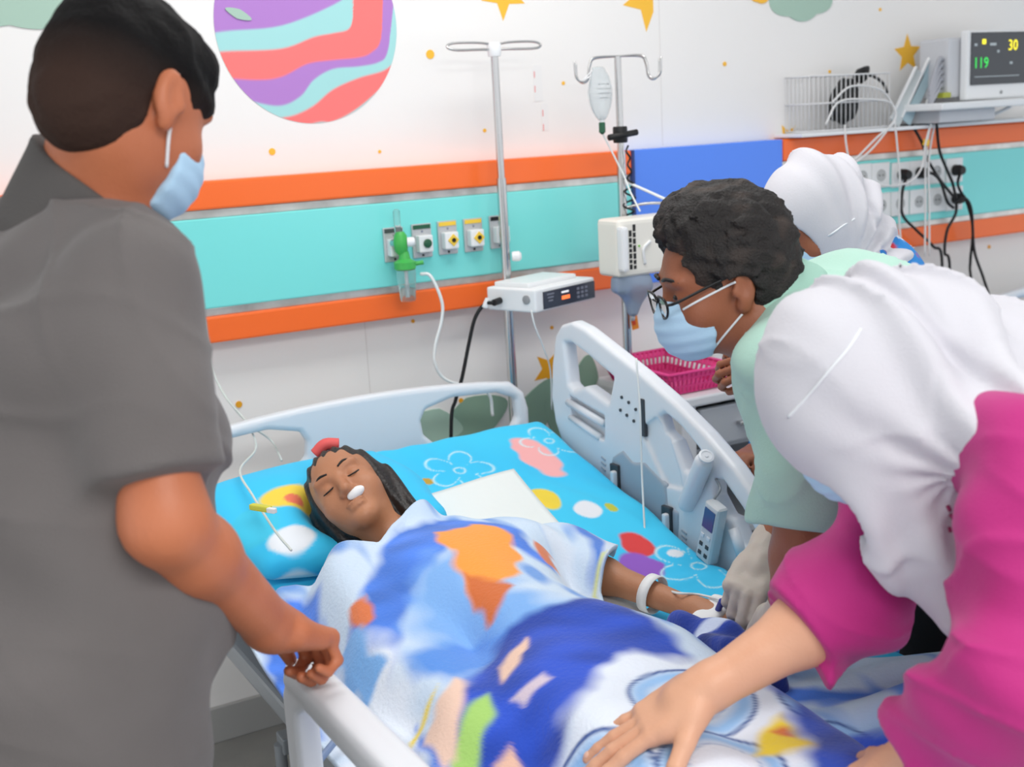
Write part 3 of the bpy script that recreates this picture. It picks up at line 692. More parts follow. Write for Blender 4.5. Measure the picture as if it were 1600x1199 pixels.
tube('wire', [V(2.23, 2.98, CT), V(2.23, 2.98, CT+.09), V(2.235, 2.98, CT+.095), V(2.44, 2.98, CT+.095), V(2.44, 2.98, CT)], .0035, M_chrome, rl, 6, 3)
# pink plastic basket
M_pink = mat('pink_plastic', (250, 84, 158), .3, trans=.15, ior=1.2)
k0 = [onZ(x, y, CT+.002) for x, y in ((1066, 612), (1104, 597))]
pk = root('pink_basket', 'pink slotted plastic basket on the bedside cabinet', 'basket', onZ(1050, 595, CT))
bc = V(2.085, 2.80, CT+.003); bw, bd, bh, fl = .095, .14, .062, .022
def ring(s, z): return [bc+V(sx_*(bw+s), sy_*(bd+s), z) for sx_, sy_ in ((-1, -1), (1, -1), (1, 1), (-1, 1))]
mm(bc+V(-bw, -bd, 0), bc+V(bw, bd, .004), 'base', M_pink, pk, .002)
r0, r1, r2, r3 = ring(0, .002), ring(fl*.35, bh*.35), ring(fl*.72, bh*.72), ring(fl, bh)
for lv, (ra, rad) in enumerate(((r0, .004), (r1, .0035), (r2, .0035), (r3, .0055))):
    tubes('rim' if lv == 3 else 'side_rail', [(ra+[ra[0]], rad)], M_pink, pk, 6)
for e in range(4):
    n = 14
    for k in range(n+1):
        t_ = k/n; a = r0[e]*(1-t_)+r0[(e+1) % 4]*t_; b_ = r3[e]*(1-t_)+r3[(e+1) % 4]*t_
        tubes('slat', [([a, b_], .0042)], M_pink, pk, 4)
for e in range(4):
    a, b_ = r0[e], r0[(e+1) % 4]; c_, d_ = r1[(e+1) % 4], r1[e]
    pyd('side_panel', [a, b_, c_, d_, r2[e], r2[(e+1) % 4], r3[(e+1) % 4], r3[e]], [(0, 1, 2, 3), (4, 5, 6, 7)], M_pink, pk)
# ================================================================== flat shapes with holes, as rounded solids
def polysd(P):
    P = np.array(P, float)
    def f(u, v):
        d = None; s = None
        for i in range(len(P)):
            a, b = P[i], P[(i+1) % len(P)]; e = b-a
            wu, wv = u-a[0], v-a[1]
            t = np.clip((wu*e[0]+wv*e[1])/(e@e), 0, 1); q = (wu-e[0]*t)**2+(wv-e[1]*t)**2
            d = q if d is None else np.minimum(d, q)
            c1 = (v >= a[1]) & (v < b[1]) & (e[0]*wv < e[1]*wu); c2 = (v < a[1]) & (v >= b[1]) & (e[0]*wv > e[1]*wu)
            # winding by crossing test
            cr = ((a[1] <= v) & (v < b[1])) | ((b[1] <= v) & (v < a[1]))
            xin = a[0]+(v-a[1])*(e[0]/(e[1] if abs(e[1]) > 1e-12 else 1e-12)); fl = cr & (u < xin)
            s = fl if s is None else s ^ fl
        return np.sqrt(d)*np.where(s, -1, 1)
    return f
def slab(outer, holes, plane_, n0, n1, rad=.006, rnd2=0.0, op='u', k=.0):
    "plane_: 'yz' or 'xz'; outline with holes, between n0 and n1 on the remaining axis, edges rounded"
    fo = polysd(outer); fh = [polysd(h) for h in holes]; c, t = (n0+n1)/2, abs(n1-n0)/2
    def f(x, y, z):
        u, v, n = (y, z, x) if plane_ == 'yz' else (x, z, y)
        d = fo(u, v)-rnd2
        for h in fh: d = -smin(-d, h(u, v)-rnd2, .012)
        a, b = d+rad, np.abs(n-c)-t+rad
        return np.minimum(np.maximum(a, b), 0)+np.sqrt(np.maximum(a, 0)**2+np.maximum(b, 0)**2)-rad
    o = np.array(outer); lo2, hi2 = o.min(0)-rnd2, o.max(0)+rnd2
    if plane_ == 'yz': lo, hi = V(c-t, lo2[0], lo2[1]), V(c+t, hi2[0], hi2[1])
    else: lo, hi = V(lo2[0], c-t, lo2[1]), V(hi2[0], c+t, hi2[1])
    return (op, k, f, lo, hi)

# ================================================================== hospital bed
M_bed = mat('bed_white_plastic', (226, 230, 236), .32)
M_bedg = mat('bed_grey_plastic', (168, 178, 190), .38)
M_bedm = mat('bed_metal_grey', (150, 156, 162), .35, .3)
BENDY, BEDZ, SL, HEADY = 1.93, .63, .267, 2.68
BX0, BX1 = .655, 1.585
def zt(y): return np.where(y < BENDY, BEDZ, BEDZ+(y-BENDY)*SL) if hasattr(y, '__len__') else (BEDZ if y < BENDY else BEDZ+(y-BENDY)*SL)
def onBed(x, y, dz=0.0):
    p = onZ(x, y, BEDZ+dz)
    if p[1] <= BENDY: return p
    r = px(x, y, 1.0)-CAMP      # hit the raised part
    t = (BEDZ+dz-SL*BENDY-CAMP[2])/(r[2]-SL*r[1]); return CAMP+r*t
def headboard(parent, dx=0, y0=2.765, y1=2.80):
    x0, x1 = .645+dx, 1.595+dx; xm = (x0+x1)/2
    out = [(x0, .42)]+[(x0+.0, .84), (x0+.012, .885), (x0+.05, .918)]+[(x0+.05+(x1-x0-.1)*k/12, .918+.03*math.sin(math.pi*k/12)**.8) for k in range(1, 12)]+[(x1-.05, .918), (x1-.012, .885), (x1, .84), (x1, .42)]
    h = [(1.275, .858), (1.29, .885), (1.37, .904), (1.5, .896), (1.555, .872), (1.558, .82), (1.54, .79), (1.31, .79), (1.28, .82)]
    h1 = [(x+dx, z) for x, z in h]; h2 = [(2*xm-x-dx+dx, z) for x, z in h]; h2 = [(2*xm-x, z) for x, z in h1]
    sdf('headboard', [slab(out, [h1, h2], 'xz', y0, y1, .012), slab([(x0+.13, .5), (x0+.17, .76), (x1-.17, .76), (x1-.13, .5)], [], 'xz', y0-.006, y1, .006)], .006, M_bed, parent)
bed = root('hospital_bed', 'white hospital bed with raised head section and moulded side rails', 'bed', (1.12, 1.75, 0))
headboard(bed)
bed2 = root('hospital_bed', 'neighbouring white hospital bed at the right edge, mostly hidden', 'bed', (3.9, 1.8, 0)); DX2 = 2.76
headboard(bed2, DX2)
mm((BX0+DX2, .75, .42), (BX1+DX2, 2.74, .5), 'base_frame', M_bedm, bed2, .01)
for i in (0, 1):
    for j in (0, 1): mm((.74+DX2+i*.7, .9+j*1.6, 0), (.80+DX2+i*.7, .96+j*1.6, .42), 'leg', M_bedm, bed2, .005)
mt2 = root('mattress', 'plain light blue covered mattress on the neighbouring bed', 'mattress', (3.9, 1.8, .5))
box('cover', (1.12+DX2, 1.72, .63), (.9, 1.95, .24), mat('light_blue_sheet', (70, 170, 226), .8), mt2, .04, None, 4)
# under-structure
mm((BX0+.02, .72, .42), (BX1-.02, 2.74, .47), 'base_frame', M_bedm, bed, .01)
mm((BX0+.01, .74, .478), (BX1-.01, BENDY, .505), 'seat_deck', M_bedg, bed, .006)
ang = math.atan(SL); dl = (HEADY-BENDY)/math.cos(ang)
box('backrest_deck', (1.12, (BENDY+HEADY)/2+.03, zt((BENDY+HEADY)/2)-.14), (BX1-BX0-.02, dl, .025), M_bedg, bed, .006, euler(ang, 0, 0))
tube('backrest_strut', [V(1.12, 2.35, .46), V(1.12, 2.5, .64)], .02, M_bedm, bed, 10, 0)
mm((.8, .95, .24), (1.44, 2.5, .3), 'lower_frame', M_bedm, bed, .01)
for y in (1.05, 2.4): mm((1.07, y-.03, .28), (1.17, y+.03, .43), 'lift_column', M_bedg, bed, .006)
for i in (0, 1):
    for j in (0, 1):
        c_ = V(.74+i*.76, .95+j*1.55, 0)
        mm((min(c_[0], 1.12), c_[1]-.025, .22), (max(c_[0], 1.12), c_[1]+.025, .26), 'caster_arm', M_bedm, bed, .004)
        lathe('caster', [(.03, -.022), (.062, -.02), (.062, .02), (.03, .022)], M_black, bed, c_+V(0, 0, .064), (1, 0, 0), 20)
        cyl('caster_stem', c_+V(0, 0, .1), c_+V(0, 0, .24), .014, M_bedm, bed, 10)
mm((BX0, .68, .42), (BX1, .72, .80), 'footboard', M_bed, bed, .015)

# right head-section rail
RX = 1.60
def yz(lst): return [(float(onX(x, y, RX)[1]), float(onX(x, y, RX)[2])) for x, y in lst]
rout = yz([(876, 690), (866, 660), (860, 620), (861, 570), (866, 524), (875, 508), (892, 503), (912, 513), (950, 543), (1000, 583), (1050, 627), (1100, 677), (1145, 730), (1180, 780), (1202, 825), (1204, 850), (1196, 880), (1175, 905), (1150, 935), (1060, 880), (960, 800)])
rh1 = yz([(881, 536), (891, 536), (915, 554), (957, 590), (950, 630), (914, 604), (896, 609), (888, 600)])
rh2 = yz([(1029, 652), (1037, 646), (1062, 667), (1092, 704), (1079, 740), (1069, 735), (1052, 690), (1036, 676)])
rh3 = yz([(1116, 750), (1128, 752), (1158, 795), (1184, 842), (1174, 866), (1160, 850), (1146, 812), (1132, 806), (1116, 775)])
rail = sdf('side_rail', [slab(rout, [rh1, rh2, rh3], 'yz', RX, RX+.042, .012),
                         slab(yz([(889, 618), (944, 650), (944, 690), (893, 655)]), [], 'yz', RX-.02, RX+.016, .004, op='s', k=.004),
                         slab(yz([(1000, 670), (1024, 652), (1046, 690), (1060, 735), (1066, 765), (1040, 760)]), [], 'yz', RX-.02, RX+.008, .004, op='s', k=.006)], .0045, M_bed, bed)
def rpt(x, y, off=0): return onX(x, y, RX-off)
def rbar(name, a, b, r, m, off=.0, parent=rail): return tube(name, [rpt(*a, off), rpt(*b, off)], r, m, parent, 10, 0)
rbar('ledge', (888, 628), (944, 662), .010, M_bed, -.004); rbar('ledge', (892, 652), (938, 684), .009, M_bed, -.004)
sdf('grey_inset', [slab(yz([(957, 714), (974, 703), (990, 722), (1008, 722), (1042, 758), (1044, 790), (1062, 800), (1060, 850), (1020, 850), (950, 770)]), [], 'yz', RX-.003, RX+.01, .003)], .005, M_bedg, rail)
for (x, y) in ((965, 748), (1046, 815)):
    p = rpt(x, y, 0); M_dk = mat('dark_recess', (58, 62, 68), .5)
    lt = box('latch', p+V(-.005, 0, 0), (.012, .034, .075), M_dk, rail, .003)
    box('latch_lever', p+V(-.014, -.006, -.004), (.016, .016, .055), M_bed, lt, .005)
for i, (x, y) in enumerate(((972, 621), (983, 629), (994, 640), (970, 641), (980, 649), (991, 658))):
    lathe('control_button', [(.0042, 0), (.0042, .003)], M_dk, rail, rpt(x, y), (-1, 0, 0), 8)
mm(rpt(1005, 653)+V(-.003, -.008, -.045), rpt(1005, 653)+V(.006, .008, .045), 'level_gauge', M_dk, rail, .002)
for (x, y) in ((943, 717), (943, 725), (943, 733), (1069, 832), (1069, 840), (1069, 848)): box('mark', rpt(x, y, .001), (.003, .018, .0045), M_bedg, rail, 0, euler(.3, 0, 0))
a = rpt(1074, 786, .004); b_ = rpt(1100, 722, .03)
sdf('pull_handle', [cone(a, b_, .021, .021, k=.005)], .004, M_bed, rail)
lathe('handle_cap', [(.017, 0), (.017, .004), (.012, .0055), (.011, .004), (.005, .004), (.004, .006)], M_bed, rail, b_+nrm(b_-a)*.018, nrm(b_-a), 24)
rbar('grip_loop', (1146, 826), (1160, 868), .013, M_bed, .0)
# wired remote hanging on the rail
rm = root('bed_remote', 'grey bed remote control with blue screen hooked on the right side rail', 'remote control', rpt(1113, 885, .03))
q = onX(1112, 832, RX-.028); RM = euler(.28, 0, 0)
M_rem = mat('remote_grey', (206, 210, 214), .35)
box('case', q, (.03, .05, .145), M_rem, rm, .010, RM, 3)
def rq(dy, dz): return q+RM @ V(-.0155, dy, dz)
box('screen', rq(0, .035), (.002, .034, .048), mat('blue_screen', (66, 88, 140), .2), rm, .0005, RM)
for k in range(6): box('button', rq(-.010+.020*(k % 2), -.008-.022*(k//2)), (.003, .010, .009), M_dk if k > 1 else M_bed, rm, .001, RM)
t = tube('cable', [q+V(.005, 0, .07), rpt(1125, 765, .01), rpt(1118, 748, -.01), rpt(1125, 760, -.05), V(1.7, 2.1, .5)], .003, M_bedm, rm)

# left rail (lowered further, next to the man's hand)
LX = .50
lo_ = [(1.66, .50), (1.66, .78), (1.63, .825), (1.58, .84), (.98, .84), (.92, .80), (.90, .50)]
lh = [[(1.60, .60), (1.60, .765), (1.57, .785), (1.35, .785), (1.33, .60)], [(1.28, .60), (1.28, .785), (1.03, .785), (.98, .74), (.98, .60)]]
sdf('side_rail', [slab(lo_, lh, 'yz', LX, LX+.04, .012), slab([(1.64, .80), (1.62, .845), (.96, .845), (.93, .80)], [], 'yz', LX-.006, LX+.05, .014)], .006, M_bed, bed)
tube('rail_post', [V(LX+.02, 1.55, .52), V(LX+.06, 1.58, .46), V(BX0+.05, 1.58, .44)], .018, M_bedm, bed, 10, 4); tube('rail_post', [V(LX+.02, 1.05, .52), V(LX+.06, 1.05, .46), V(BX0+.05, 1.05, .44)], .018, M_bedm, bed, 10, 4)

# mattress in its printed fitted sheet
CY = np.array(lin((52, 200, 248)))
flowers = [(onBed(718, 735), .085, .2), (onBed(858, 690), .075, .9), (onBed(1092, 885), .1, .5), (onBed(780, 700)+V(.3, -.9, 0), .06, 0), (V(.8, 2.6, 0), .05, 1.), (V(1.45, 1.3, 0), .06, 1.), (V(1.5, 1.05, 0), .06, 0.)]
spots = [(onBed(838, 712), .045, .1, (250, 178, 178)), (onBed(853, 780), .03, .05, (246, 216, 60)), (onBed(917, 797), .03, .035, (238, 240, 246)), (onBed(668, 752), .016, .016, (200, 160, 50)),
         (onBed(995, 850), .035, .05, (226, 60, 60)), (onBed(1003, 885), .045, .055, (150, 90, 200)), (onBed(1055, 865), .02, .015, (236, 240, 246)), (onBed(955, 795), .012, .02, (200, 200, 60)), (onBed(1120, 1000), .03, .03, (240, 240, 246))]
def sheet_col(vs):
    col = np.tile(CY, (len(vs), 1)); x, y = vs[:, 0], vs[:, 1]
    def mixin(t, c):
        nonlocal col
        t = np.clip(t, 0, 1)[:, None]; col = col*(1-t)+np.array(lin(c))*t
    mixin(.5+.8*noise(x, y, 0*x, 9), (60, 208, 250))
    for p, a, b, c in spots:
        r = np.sqrt(((x-p[0])/a)**2+((y-p[1])/b)**2)+.12*noise(x, y, 0*x, 60); mixin((1-r)*6+.5, c)
    for p, R_, ph in flowers:
        dx, dy = x-p[0], y-p[1]; rr = np.sqrt(dx*dx+dy*dy); th = np.arctan2(dy, dx)+ph
        rad = R_*(.35+.65*np.abs(np.cos(2.5*th))**.6); mixin(1-np.abs(rr-rad)/.0055, (205, 240, 248)); mixin(1-np.abs(rr-R_*.16)/.004, (205, 240, 248))
    return col
M_sheet = mat('printed_sheet', (60, 200, 235), .7, attr=True, sheen=.1, bump=(18, .25))
bedding = root('mattress', 'mattress in a bright cyan fitted sheet printed with white flowers', 'mattress', (1.12, 1.7, .51))
th = .12
sdf('fitted_sheet', [rbox(((BX0+BX1)/2, (.75+BENDY)/2, BEDZ-th/2), ((BX1-BX0)/2, (BENDY-.75)/2+.02, th/2), None, .03, .03),
                 rbox(V((BX0+BX1)/2, (HEADY+BENDY)/2, zt((HEADY+BENDY)/2))-euler(ang, 0, 0) @ V(0, 0, th/2), ((BX1-BX0)/2, dl/2+.01, th/2), euler(ang, 0, 0), .03, .05)],
    .0065, M_sheet, bedding, fine=[(V(1.4, 2.25, .7), .5, .0045)], col=sheet_col,
    disp=lambda x, y, z: .0022*noise(x, y, z, 14)+.0015*np.sin(x*60+4*noise(x, y, z, 8)))

# pillow
pil = root('pillow', 'cyan printed pillow under the patient\'s dark hair', 'pillow', (.9, 2.38, zt(2.38)))
PC_ = V(.855, 2.385, zt(2.385)+.05); PRM = euler(ang, 0, .12)
def pil_col(vs):
    x, y = vs[:, 0], vs[:, 1]; col = np.tile(CY, (len(vs), 1)); q_ = onZ(450, 790, .84)
    for p, a, b, c in ((q_, .06, .035, (246, 214, 70)), (q_+V(.01, -.01, 0), .02, .015, (240, 120, 90)), (onZ(400, 830, .82), .05, .05, (60, 200, 236)), (onZ(455, 835, .82), .05, .03, (232, 238, 246))):
        t = np.clip((1-np.sqrt(((x-p[0])/a)**2+((y-p[1])/b)**2))*5+.5, 0, 1)[:, None]; col = col*(1-t)+np.array(lin(c))*t
    return col
sdf('cushion', [ell(PC_, (.24, .185, .062), PRM, k=.04), rbox(PC_, (.22, .165, .03), PRM, .03, .06), ell(onZ(552, 772, .86)+V(0, 0, -.02), (.1, .1, .075), k=.05, op='s')], .006, M_sheet, pil, col=pil_col,
    disp=lambda x, y, z: .004*noise(x, y, z, 22))

# white absorbent pad under the patient
M_pad = mat('white_pad', (240, 245, 243), .7, bump=(40, .2))
pad = root('underpad', 'white absorbent pad spread on the cyan sheet under the patient', 'pad', (1.0, 2.1, zt(2.1)))
vs, Q = [], []; NX, NY = 40, 60
c00, c10 = onBed(640, 790), onBed(803, 738); c11, c01 = onBed(1075, 1010), V(.80, 1.5, BEDZ)
c00 = V(.88, c10[1]-.05, 0)
for j in range(NY+1):
    for i in range(NX+1):
        s_, t_ = i/NX, j/NY; p = (c00*(1-s_)+c10*s_)*(1-t_)+(c01*(1-s_)+c11*s_)*t_
        vs.append((p[0], p[1], float(zt(p[1]))+.008+.016*math.exp(-((p[1]-BENDY)/.1)**2)+.002*math.sin(9*s_+11*t_)))
for j in range(NY):
    for i in range(NX): a = j*(NX+1)+i; Q.append((a, a+NX+1, a+NX+2, a+1))
po = npmesh('sheet', vs, Q, M_pad, pad); sm_ = po.modifiers.new('th', 'SOLIDIFY'); sm_.thickness = .004
# ================================================================== people: shared anatomy
def frame(fwd, up):
    F = nrm(fwd); R_ = nrm(np.cross(F, up)); return rotm(R_, F, np.cross(R_, F))
def mixv(a, b, t): return a*(1-t)+b*t
def head_prims(c, Rm, s=1.0, neck=None, nr=.056, face=True):
    def hp(x, y, z): return c+Rm @ (s*V(x, y, z))
    def E(x, y, z, a, b, d, k=.02, op='u', R2=None): return ell(hp(x, y, z), (a*s, b*s, d*s), Rm if R2 is None else Rm @ R2, k*s, op)
    L = [E(0, -.012, .030, .075, .096, .086), E(0, .028, -.004, .063, .062, .086, .04), E(0, .026, -.058, .056, .060, .054, .03), E(0, .070, -.094, .022, .02, .017, .03)]
    if neck is not None: L.append(cone(hp(0, -.025, -.045), neck, nr*s*.98, nr*s*1.12, k=.035))
    if face:
        for sg in (-1, 1):
            L += [E(sg*.03, .082, .026, .024, .012, .009, .018), E(sg*.041, .062, -.034, .024, .024, .024, .03)]
        for sg in (-1, 1): L.append(E(sg*.033, .104, .003, .019, .018, .013, .012, 's'))
        for sg in (-1, 1): L.append(E(sg*.032, .078, .001, .0145, .0135, .0115, .004))
        L += [cone(hp(0, .088, .008), hp(0, .110, -.034), .0085*s, .0125*s, k=.012), E(0, .094, -.066, .023, .010, .0045, .006), E(0, .091, -.0755, .019, .010, .005, .006)]
        for sg in (-1, 1): L.append(E(sg*.0115, .099, -.040, .009, .010, .008, .006))
    for sg in (-1, 1):
        R2 = euler(.15, 0, sg*-.35)
        L += [E(sg*.081, -.012, -.002, .0105, .019, .0315, .006, 'u', R2), E(sg*.078, -.003, -.031, .009, .011, .012, .006), E(sg*.094, -.008, .0, .009, .0125, .022, .006, 's', R2), E(sg*.084, .007, -.008, .006, .006, .009, .004)]
    return L, hp
FB = ((.028, .090, 0), (.0095, .095, 0), (-.0095, .091, -.001), (-.027, .080, -.003))
FL = ((.041, .026, .021), (.046, .029, .022), (.042, .027, .021), (.033, .021, .018))
FR = (.0092, .0094, .0090, .0080)
def hand_prims(w, Rm, curls, side=1, thumb=(.72, .62, -.25), tcurl=.25, s=1.0, g=0.0, spread=.09):
    """w wrist, Rm columns: across (index side when side=1), along the fingers, back of the hand."""
    def hp(x, y, z): return w+Rm @ (s*V(side*x, y, z))
    L = [cone(hp(0, -.01, 0), hp(0, .03, -.001), .0265*s+g, .027*s+g, k=.02), rbox(hp(0, .055, -.002), (.038*s+g, .043*s+g, .0135*s+g), Rm, .0125*s+g, .018), cone(hp(.026, .03, -.008), hp(.03, .062, -.008), .014*s+g, .012*s+g, k=.015), cone(hp(-.024, .02, -.006), hp(-.026, .06, -.006), .0135*s+g, .011*s+g, k=.015)]
    for i in range(4):
        b = V(*FB[i]); an = 0; sp = spread*(1.3-i)*.8; r = FR[i]
        for j in range(3):
            an += curls[i][j]; d = V(math.sin(sp)*math.cos(an), math.cos(sp)*math.cos(an), -math.sin(an)); e = b+d*FL[i][j]
            L.append(cone(hp(*b), hp(*e), (r-.0004*j)*s+g, (r-.0007*(j+1))*s+g, k=.004 if j == 0 else .003)); b = e
    b = V(.026, .018, -.006); d = nrm(thumb); ax = nrm(np.cross(d, V(-.3, .4, -.9)))
    for j, (l, r0, r1) in enumerate(((.044, .0155, .012), (.034, .0118, .0105), (.027, .0105, .0085))):
        if j: d = nrm(d*math.cos(tcurl)+np.cross(ax, d)*math.sin(tcurl))
        e = b+d*l; L.append(cone(hp(*b), hp(*e), r0*s+g, r1*s+g, k=.012 if j == 0 else .004)); b = e
    return L
def nails(w, Rm, curls, m, parent, side=1, s=1.0, spread=.09):
    for i in range(4):
        b = V(*FB[i]); an = 0; sp = spread*(1.3-i)*.8
        for j in range(3):
            an += curls[i][j]; d = V(math.sin(sp)*math.cos(an), math.cos(sp)*math.cos(an), -math.sin(an)); p = b; b = b+d*FL[i][j]
        up = nrm(V(math.sin(sp)*math.sin(an), math.cos(sp)*math.sin(an), math.cos(an))); c = b+d*.001+up*FR[i]*.62-d*.004
        X = np.cross(d, up); q = Rm @ np.stack([np.array([side*X[0], X[1], X[2]]), np.array([side*d[0], d[1], d[2]]), np.array([side*up[0], up[1], up[2]])*1.0], 1)
        q[:, 2] = Rm @ V(side*up[0], up[1], up[2])
        sdf('fingernail', [ell(w+Rm @ (s*V(side*c[0], c[1], c[2])), (.0055*s, .0065*s, .0028*s), q, k=.001)], .0016, m, parent)
def arm_prims(sh, el, wr, s=1.0, ru=.047, re=.039, rw=.027, k=.03):
    fm = mixv(el, wr, .28)
    return [cone(sh, el, ru*s, re*s, k=k), cone(el, fm, re*s, .0405*s*(re/.039), k=.045), cone(fm, wr, .0405*s*(re/.039), rw*s, k=.03)]
def skin(name, c, dark):
    return mat(name, c, .48, var=(9, dark, .45), bump=(220, .12))
def hijab_noise(x, y, z, d, fr, a, o=0): return a*folds(x, y, z, d, fr, 1.6, 9, o)
def mask_prims(hp, Rm, s=1.0):
    "surgical mask hugging nose to chin"
    return [ell(hp(0, .045, -.052), (.064*s, .066*s, .058*s), Rm, .02), ell(hp(0, .075, -.052), (.034*s, .046*s, .054*s), Rm, .045),
            plane(hp(0, .036, 0), -(Rm @ V(0, 1, .12)), 0.004), plane(hp(0, .06, -.016), Rm @ V(0, -.25, 1), .004), plane(hp(0, .05, -.112), Rm @ V(0, -.1, -1), .004)]
def mask_disp(c, Rm, s=1.0):
    u = Rm[:, 2]
    def f(x, y, z):
        t = (x-c[0])*u[0]+(y-c[1])*u[1]+(z-c[2])*u[2]
        return .0008*np.sin(t*300)
    return f
M_mask = mat('mask_blue', (178, 212, 238), .75, bump=(300, .1)); M_strap = mat('mask_strap', (232, 236, 240), .7)

def radial(c, HR, oy, oz, n, warp=1.2, o=0):
    "folds fanning out from a point in the head's side plane"
    def f(x, y, z):
        a = (x-c[0])*HR[0, 1]+(y-c[1])*HR[1, 1]+(z-c[2])*HR[2, 1]-oy; b = (x-c[0])*HR[0, 2]+(y-c[1])*HR[1, 2]+(z-c[2])*HR[2, 2]-oz
        return np.sin(n*np.arctan2(b, -a)+warp*noise(x, y, z, 11, o)), a, b
    return f
# ================================================================== patient
SK_P = skin('skin_patient', (190, 132, 98), (160, 104, 74))
pt = root('person', 'patient lying in bed with long dark hair and a taped hand', 'person', (1.0, 1.6, BEDZ))
hc = onZ(550, 775, .868)
fw = nrm(-cF*.62+V(-.25, -.1, .55)); up = nrm(V(.10, 1, .18)); HR = frame(fw, up)
chest = V(.97, 1.95, .725); nk = V(.945, 2.12, .765); hip = V(1.0, 1.55, .685)
shL, shR = V(1.10, 2.04, .755), V(.80, 2.06, .755)
wl = onZ(1092, 956, .672); el_ = V(1.24, 2.02, .705); wlh = onZ(1152, 975, .672)
L, hp = head_prims(hc, HR, .93, nk, .05)
L += [ell(chest, (.14, .16, .078), euler(ang, 0, 0), .05), ell(hip, (.14, .15, .07), None, .07), cone(chest, hip, .07, .07, k=.06)]
for s_ in (-1, 1): L += [cone(hip+V(s_*.075, -.03, 0), V(1.0+s_*.09, 1.15, .685), .058, .042, k=.03), cone(V(1.0+s_*.09, 1.15, .685), V(1.0+s_*.08, .84, .675), .042, .03, k=.02), cone(V(1.0+s_*.08, .83, .67), V(1.0+s_*.09, .81, .73), .028, .02, k=.02)]
L += arm_prims(shL, el_, wl, .8, k=.03, rw=.026) + arm_prims(shR, V(.77, 1.82, .70), V(.80, 1.60, .685), .8)
hy = nrm(wlh-wl+V(.0, 0, -.0)); HRl = frame(hy, V(-.35, .25, .9)); HRl = rotm(HRl[:, 0], HRl[:, 1], HRl[:, 2])
cur = [(.35, .5, .35), (.45, .6, .4), (.5, .65, .4), (.55, .6, .4)]
L += hand_prims(wl, HRl, cur, -1, (.75, .6, -.4), .25, .92)
L += hand_prims(V(.80, 1.60, .685), frame(V(.1, -1, -.05), V(0, 0, 1)), cur, 1, s=.85)
pbody = sdf('body', L, .008, SK_P, pt, fine=[(hc, .13, .004), (wl+hy*.07, .1, .003)])
M_hair = mat('black_hair', (24, 20, 20), .45, var=(40, (48, 40, 38), .5), bump=(120, .5))
def hq(x, y, z): return hc+HR @ (.93*V(x, y, z))
def strand(x, y, z): return .003*np.sin((x*HR[0, 0]+y*HR[1, 0]+z*HR[2, 0])*260+3*noise(x, y, z, 20))
sdf('hair', [ell(hq(0, -.022, .034), (.082, .098, .088), HR, .02), ell(hq(0, -.03, -.02), (.084, .08, .1), HR, .03), cone(hq(-.065, -.02, 0), hq(-.085, .0, -.16), .03, .022, k=.03), cone(hq(.07, -.03, 0), hq(.1, -.03, -.12), .03, .02, k=.03), cone(hq(.1, -.03, -.12), hq(.135, -.02, -.16), .02, .012, k=.02),
            ell(hq(0, .085, -.035), (.056, .085, .092), HR, .014, 's')], .0045, M_hair, pt, disp=strand)
tube('hair_tie', [hq(-.045, .0, .125), hq(-.02, .01, .14), hq(.01, .005, .138)], .013, mat('red_band', (226, 92, 92), .6), pt)
for sg in (-1, 1):
    tube('eyebrow', [hq(sg*.014, .096, .026), hq(sg*.032, .095, .031), hq(sg*.05, .082, .026)], .0028, M_hair, pt, 6)
    tube('eyelashes', [hq(sg*.018, .089, -.004), hq(sg*.032, .0925, -.008), hq(sg*.046, .083, -.004)], .0016, M_hair, pt, 6)
M_tape = mat('white_tape', (240, 240, 240), .7)
sdf('nose_tape', [ell(hq(-.012, .098, -.052), (.02, .010, .011), HR, .005)], .003, M_tape, pt)
# wrist band and cannula dressing
wb = mixv(el_, wl, .66)
ax = nrm(wl-el_); vs_ = [wb+.0365*(math.cos(a)*nrm(np.cross(ax, V(0, 0, 1)))+math.sin(a)*np.cross(ax, nrm(np.cross(ax, V(0, 0, 1))))) for a in np.linspace(0, 6.283, 28)[:-1]]
vsx, fsx = [], []
for k, p in enumerate(vs_):
    d_ = nrm(p-wb); vsx += [p-ax*.011, p+ax*.011, p+ax*.011+d_*.002, p-ax*.011+d_*.002]
n_ = len(vs_)
for k in range(n_):
    a, b = 4*k, 4*((k+1) % n_); fsx += [(a, b, b+1, a+1), (a+3, a+2, b+2, b+3), (a+1, b+1, b+2, a+2), (a, a+3, b+3, b)]
pyd('wrist_band', vsx, fsx, M_tape, pt, True)
dq = wl+hy*.035
sdf('dressing', [rbox(dq+HRl[:, 2]*.012, (.041, .026, .007), HRl, .006, .01), rbox(dq, (.041, .022, .02), HRl, .012, .01)], .003, M_tape, pt)
cyl('cannula_cap', dq+HRl[:, 2]*.02+hy*.015, dq+HRl[:, 2]*.045+hy*.03, .006, mat('blue_cap', (40, 60, 160), .4), pt, 12)
# infusion line to the hand
t = tube('infusion_line', [onX(994, 560, 1.57), onX(1000, 640, 1.56), onX(1003, 740, 1.55), onX(1009, 860, 1.5), onX(1012, 905, 1.45), onZ(1050, 925, .7), onZ(1095, 930, .7), onZ(1150, 945, .71), dq+HRl[:, 2]*.03+hy*.02], .0024, M_tubing)
tag(t, 'thin clear infusion line hanging in front of the right rail to the taped hand', 'tubing')

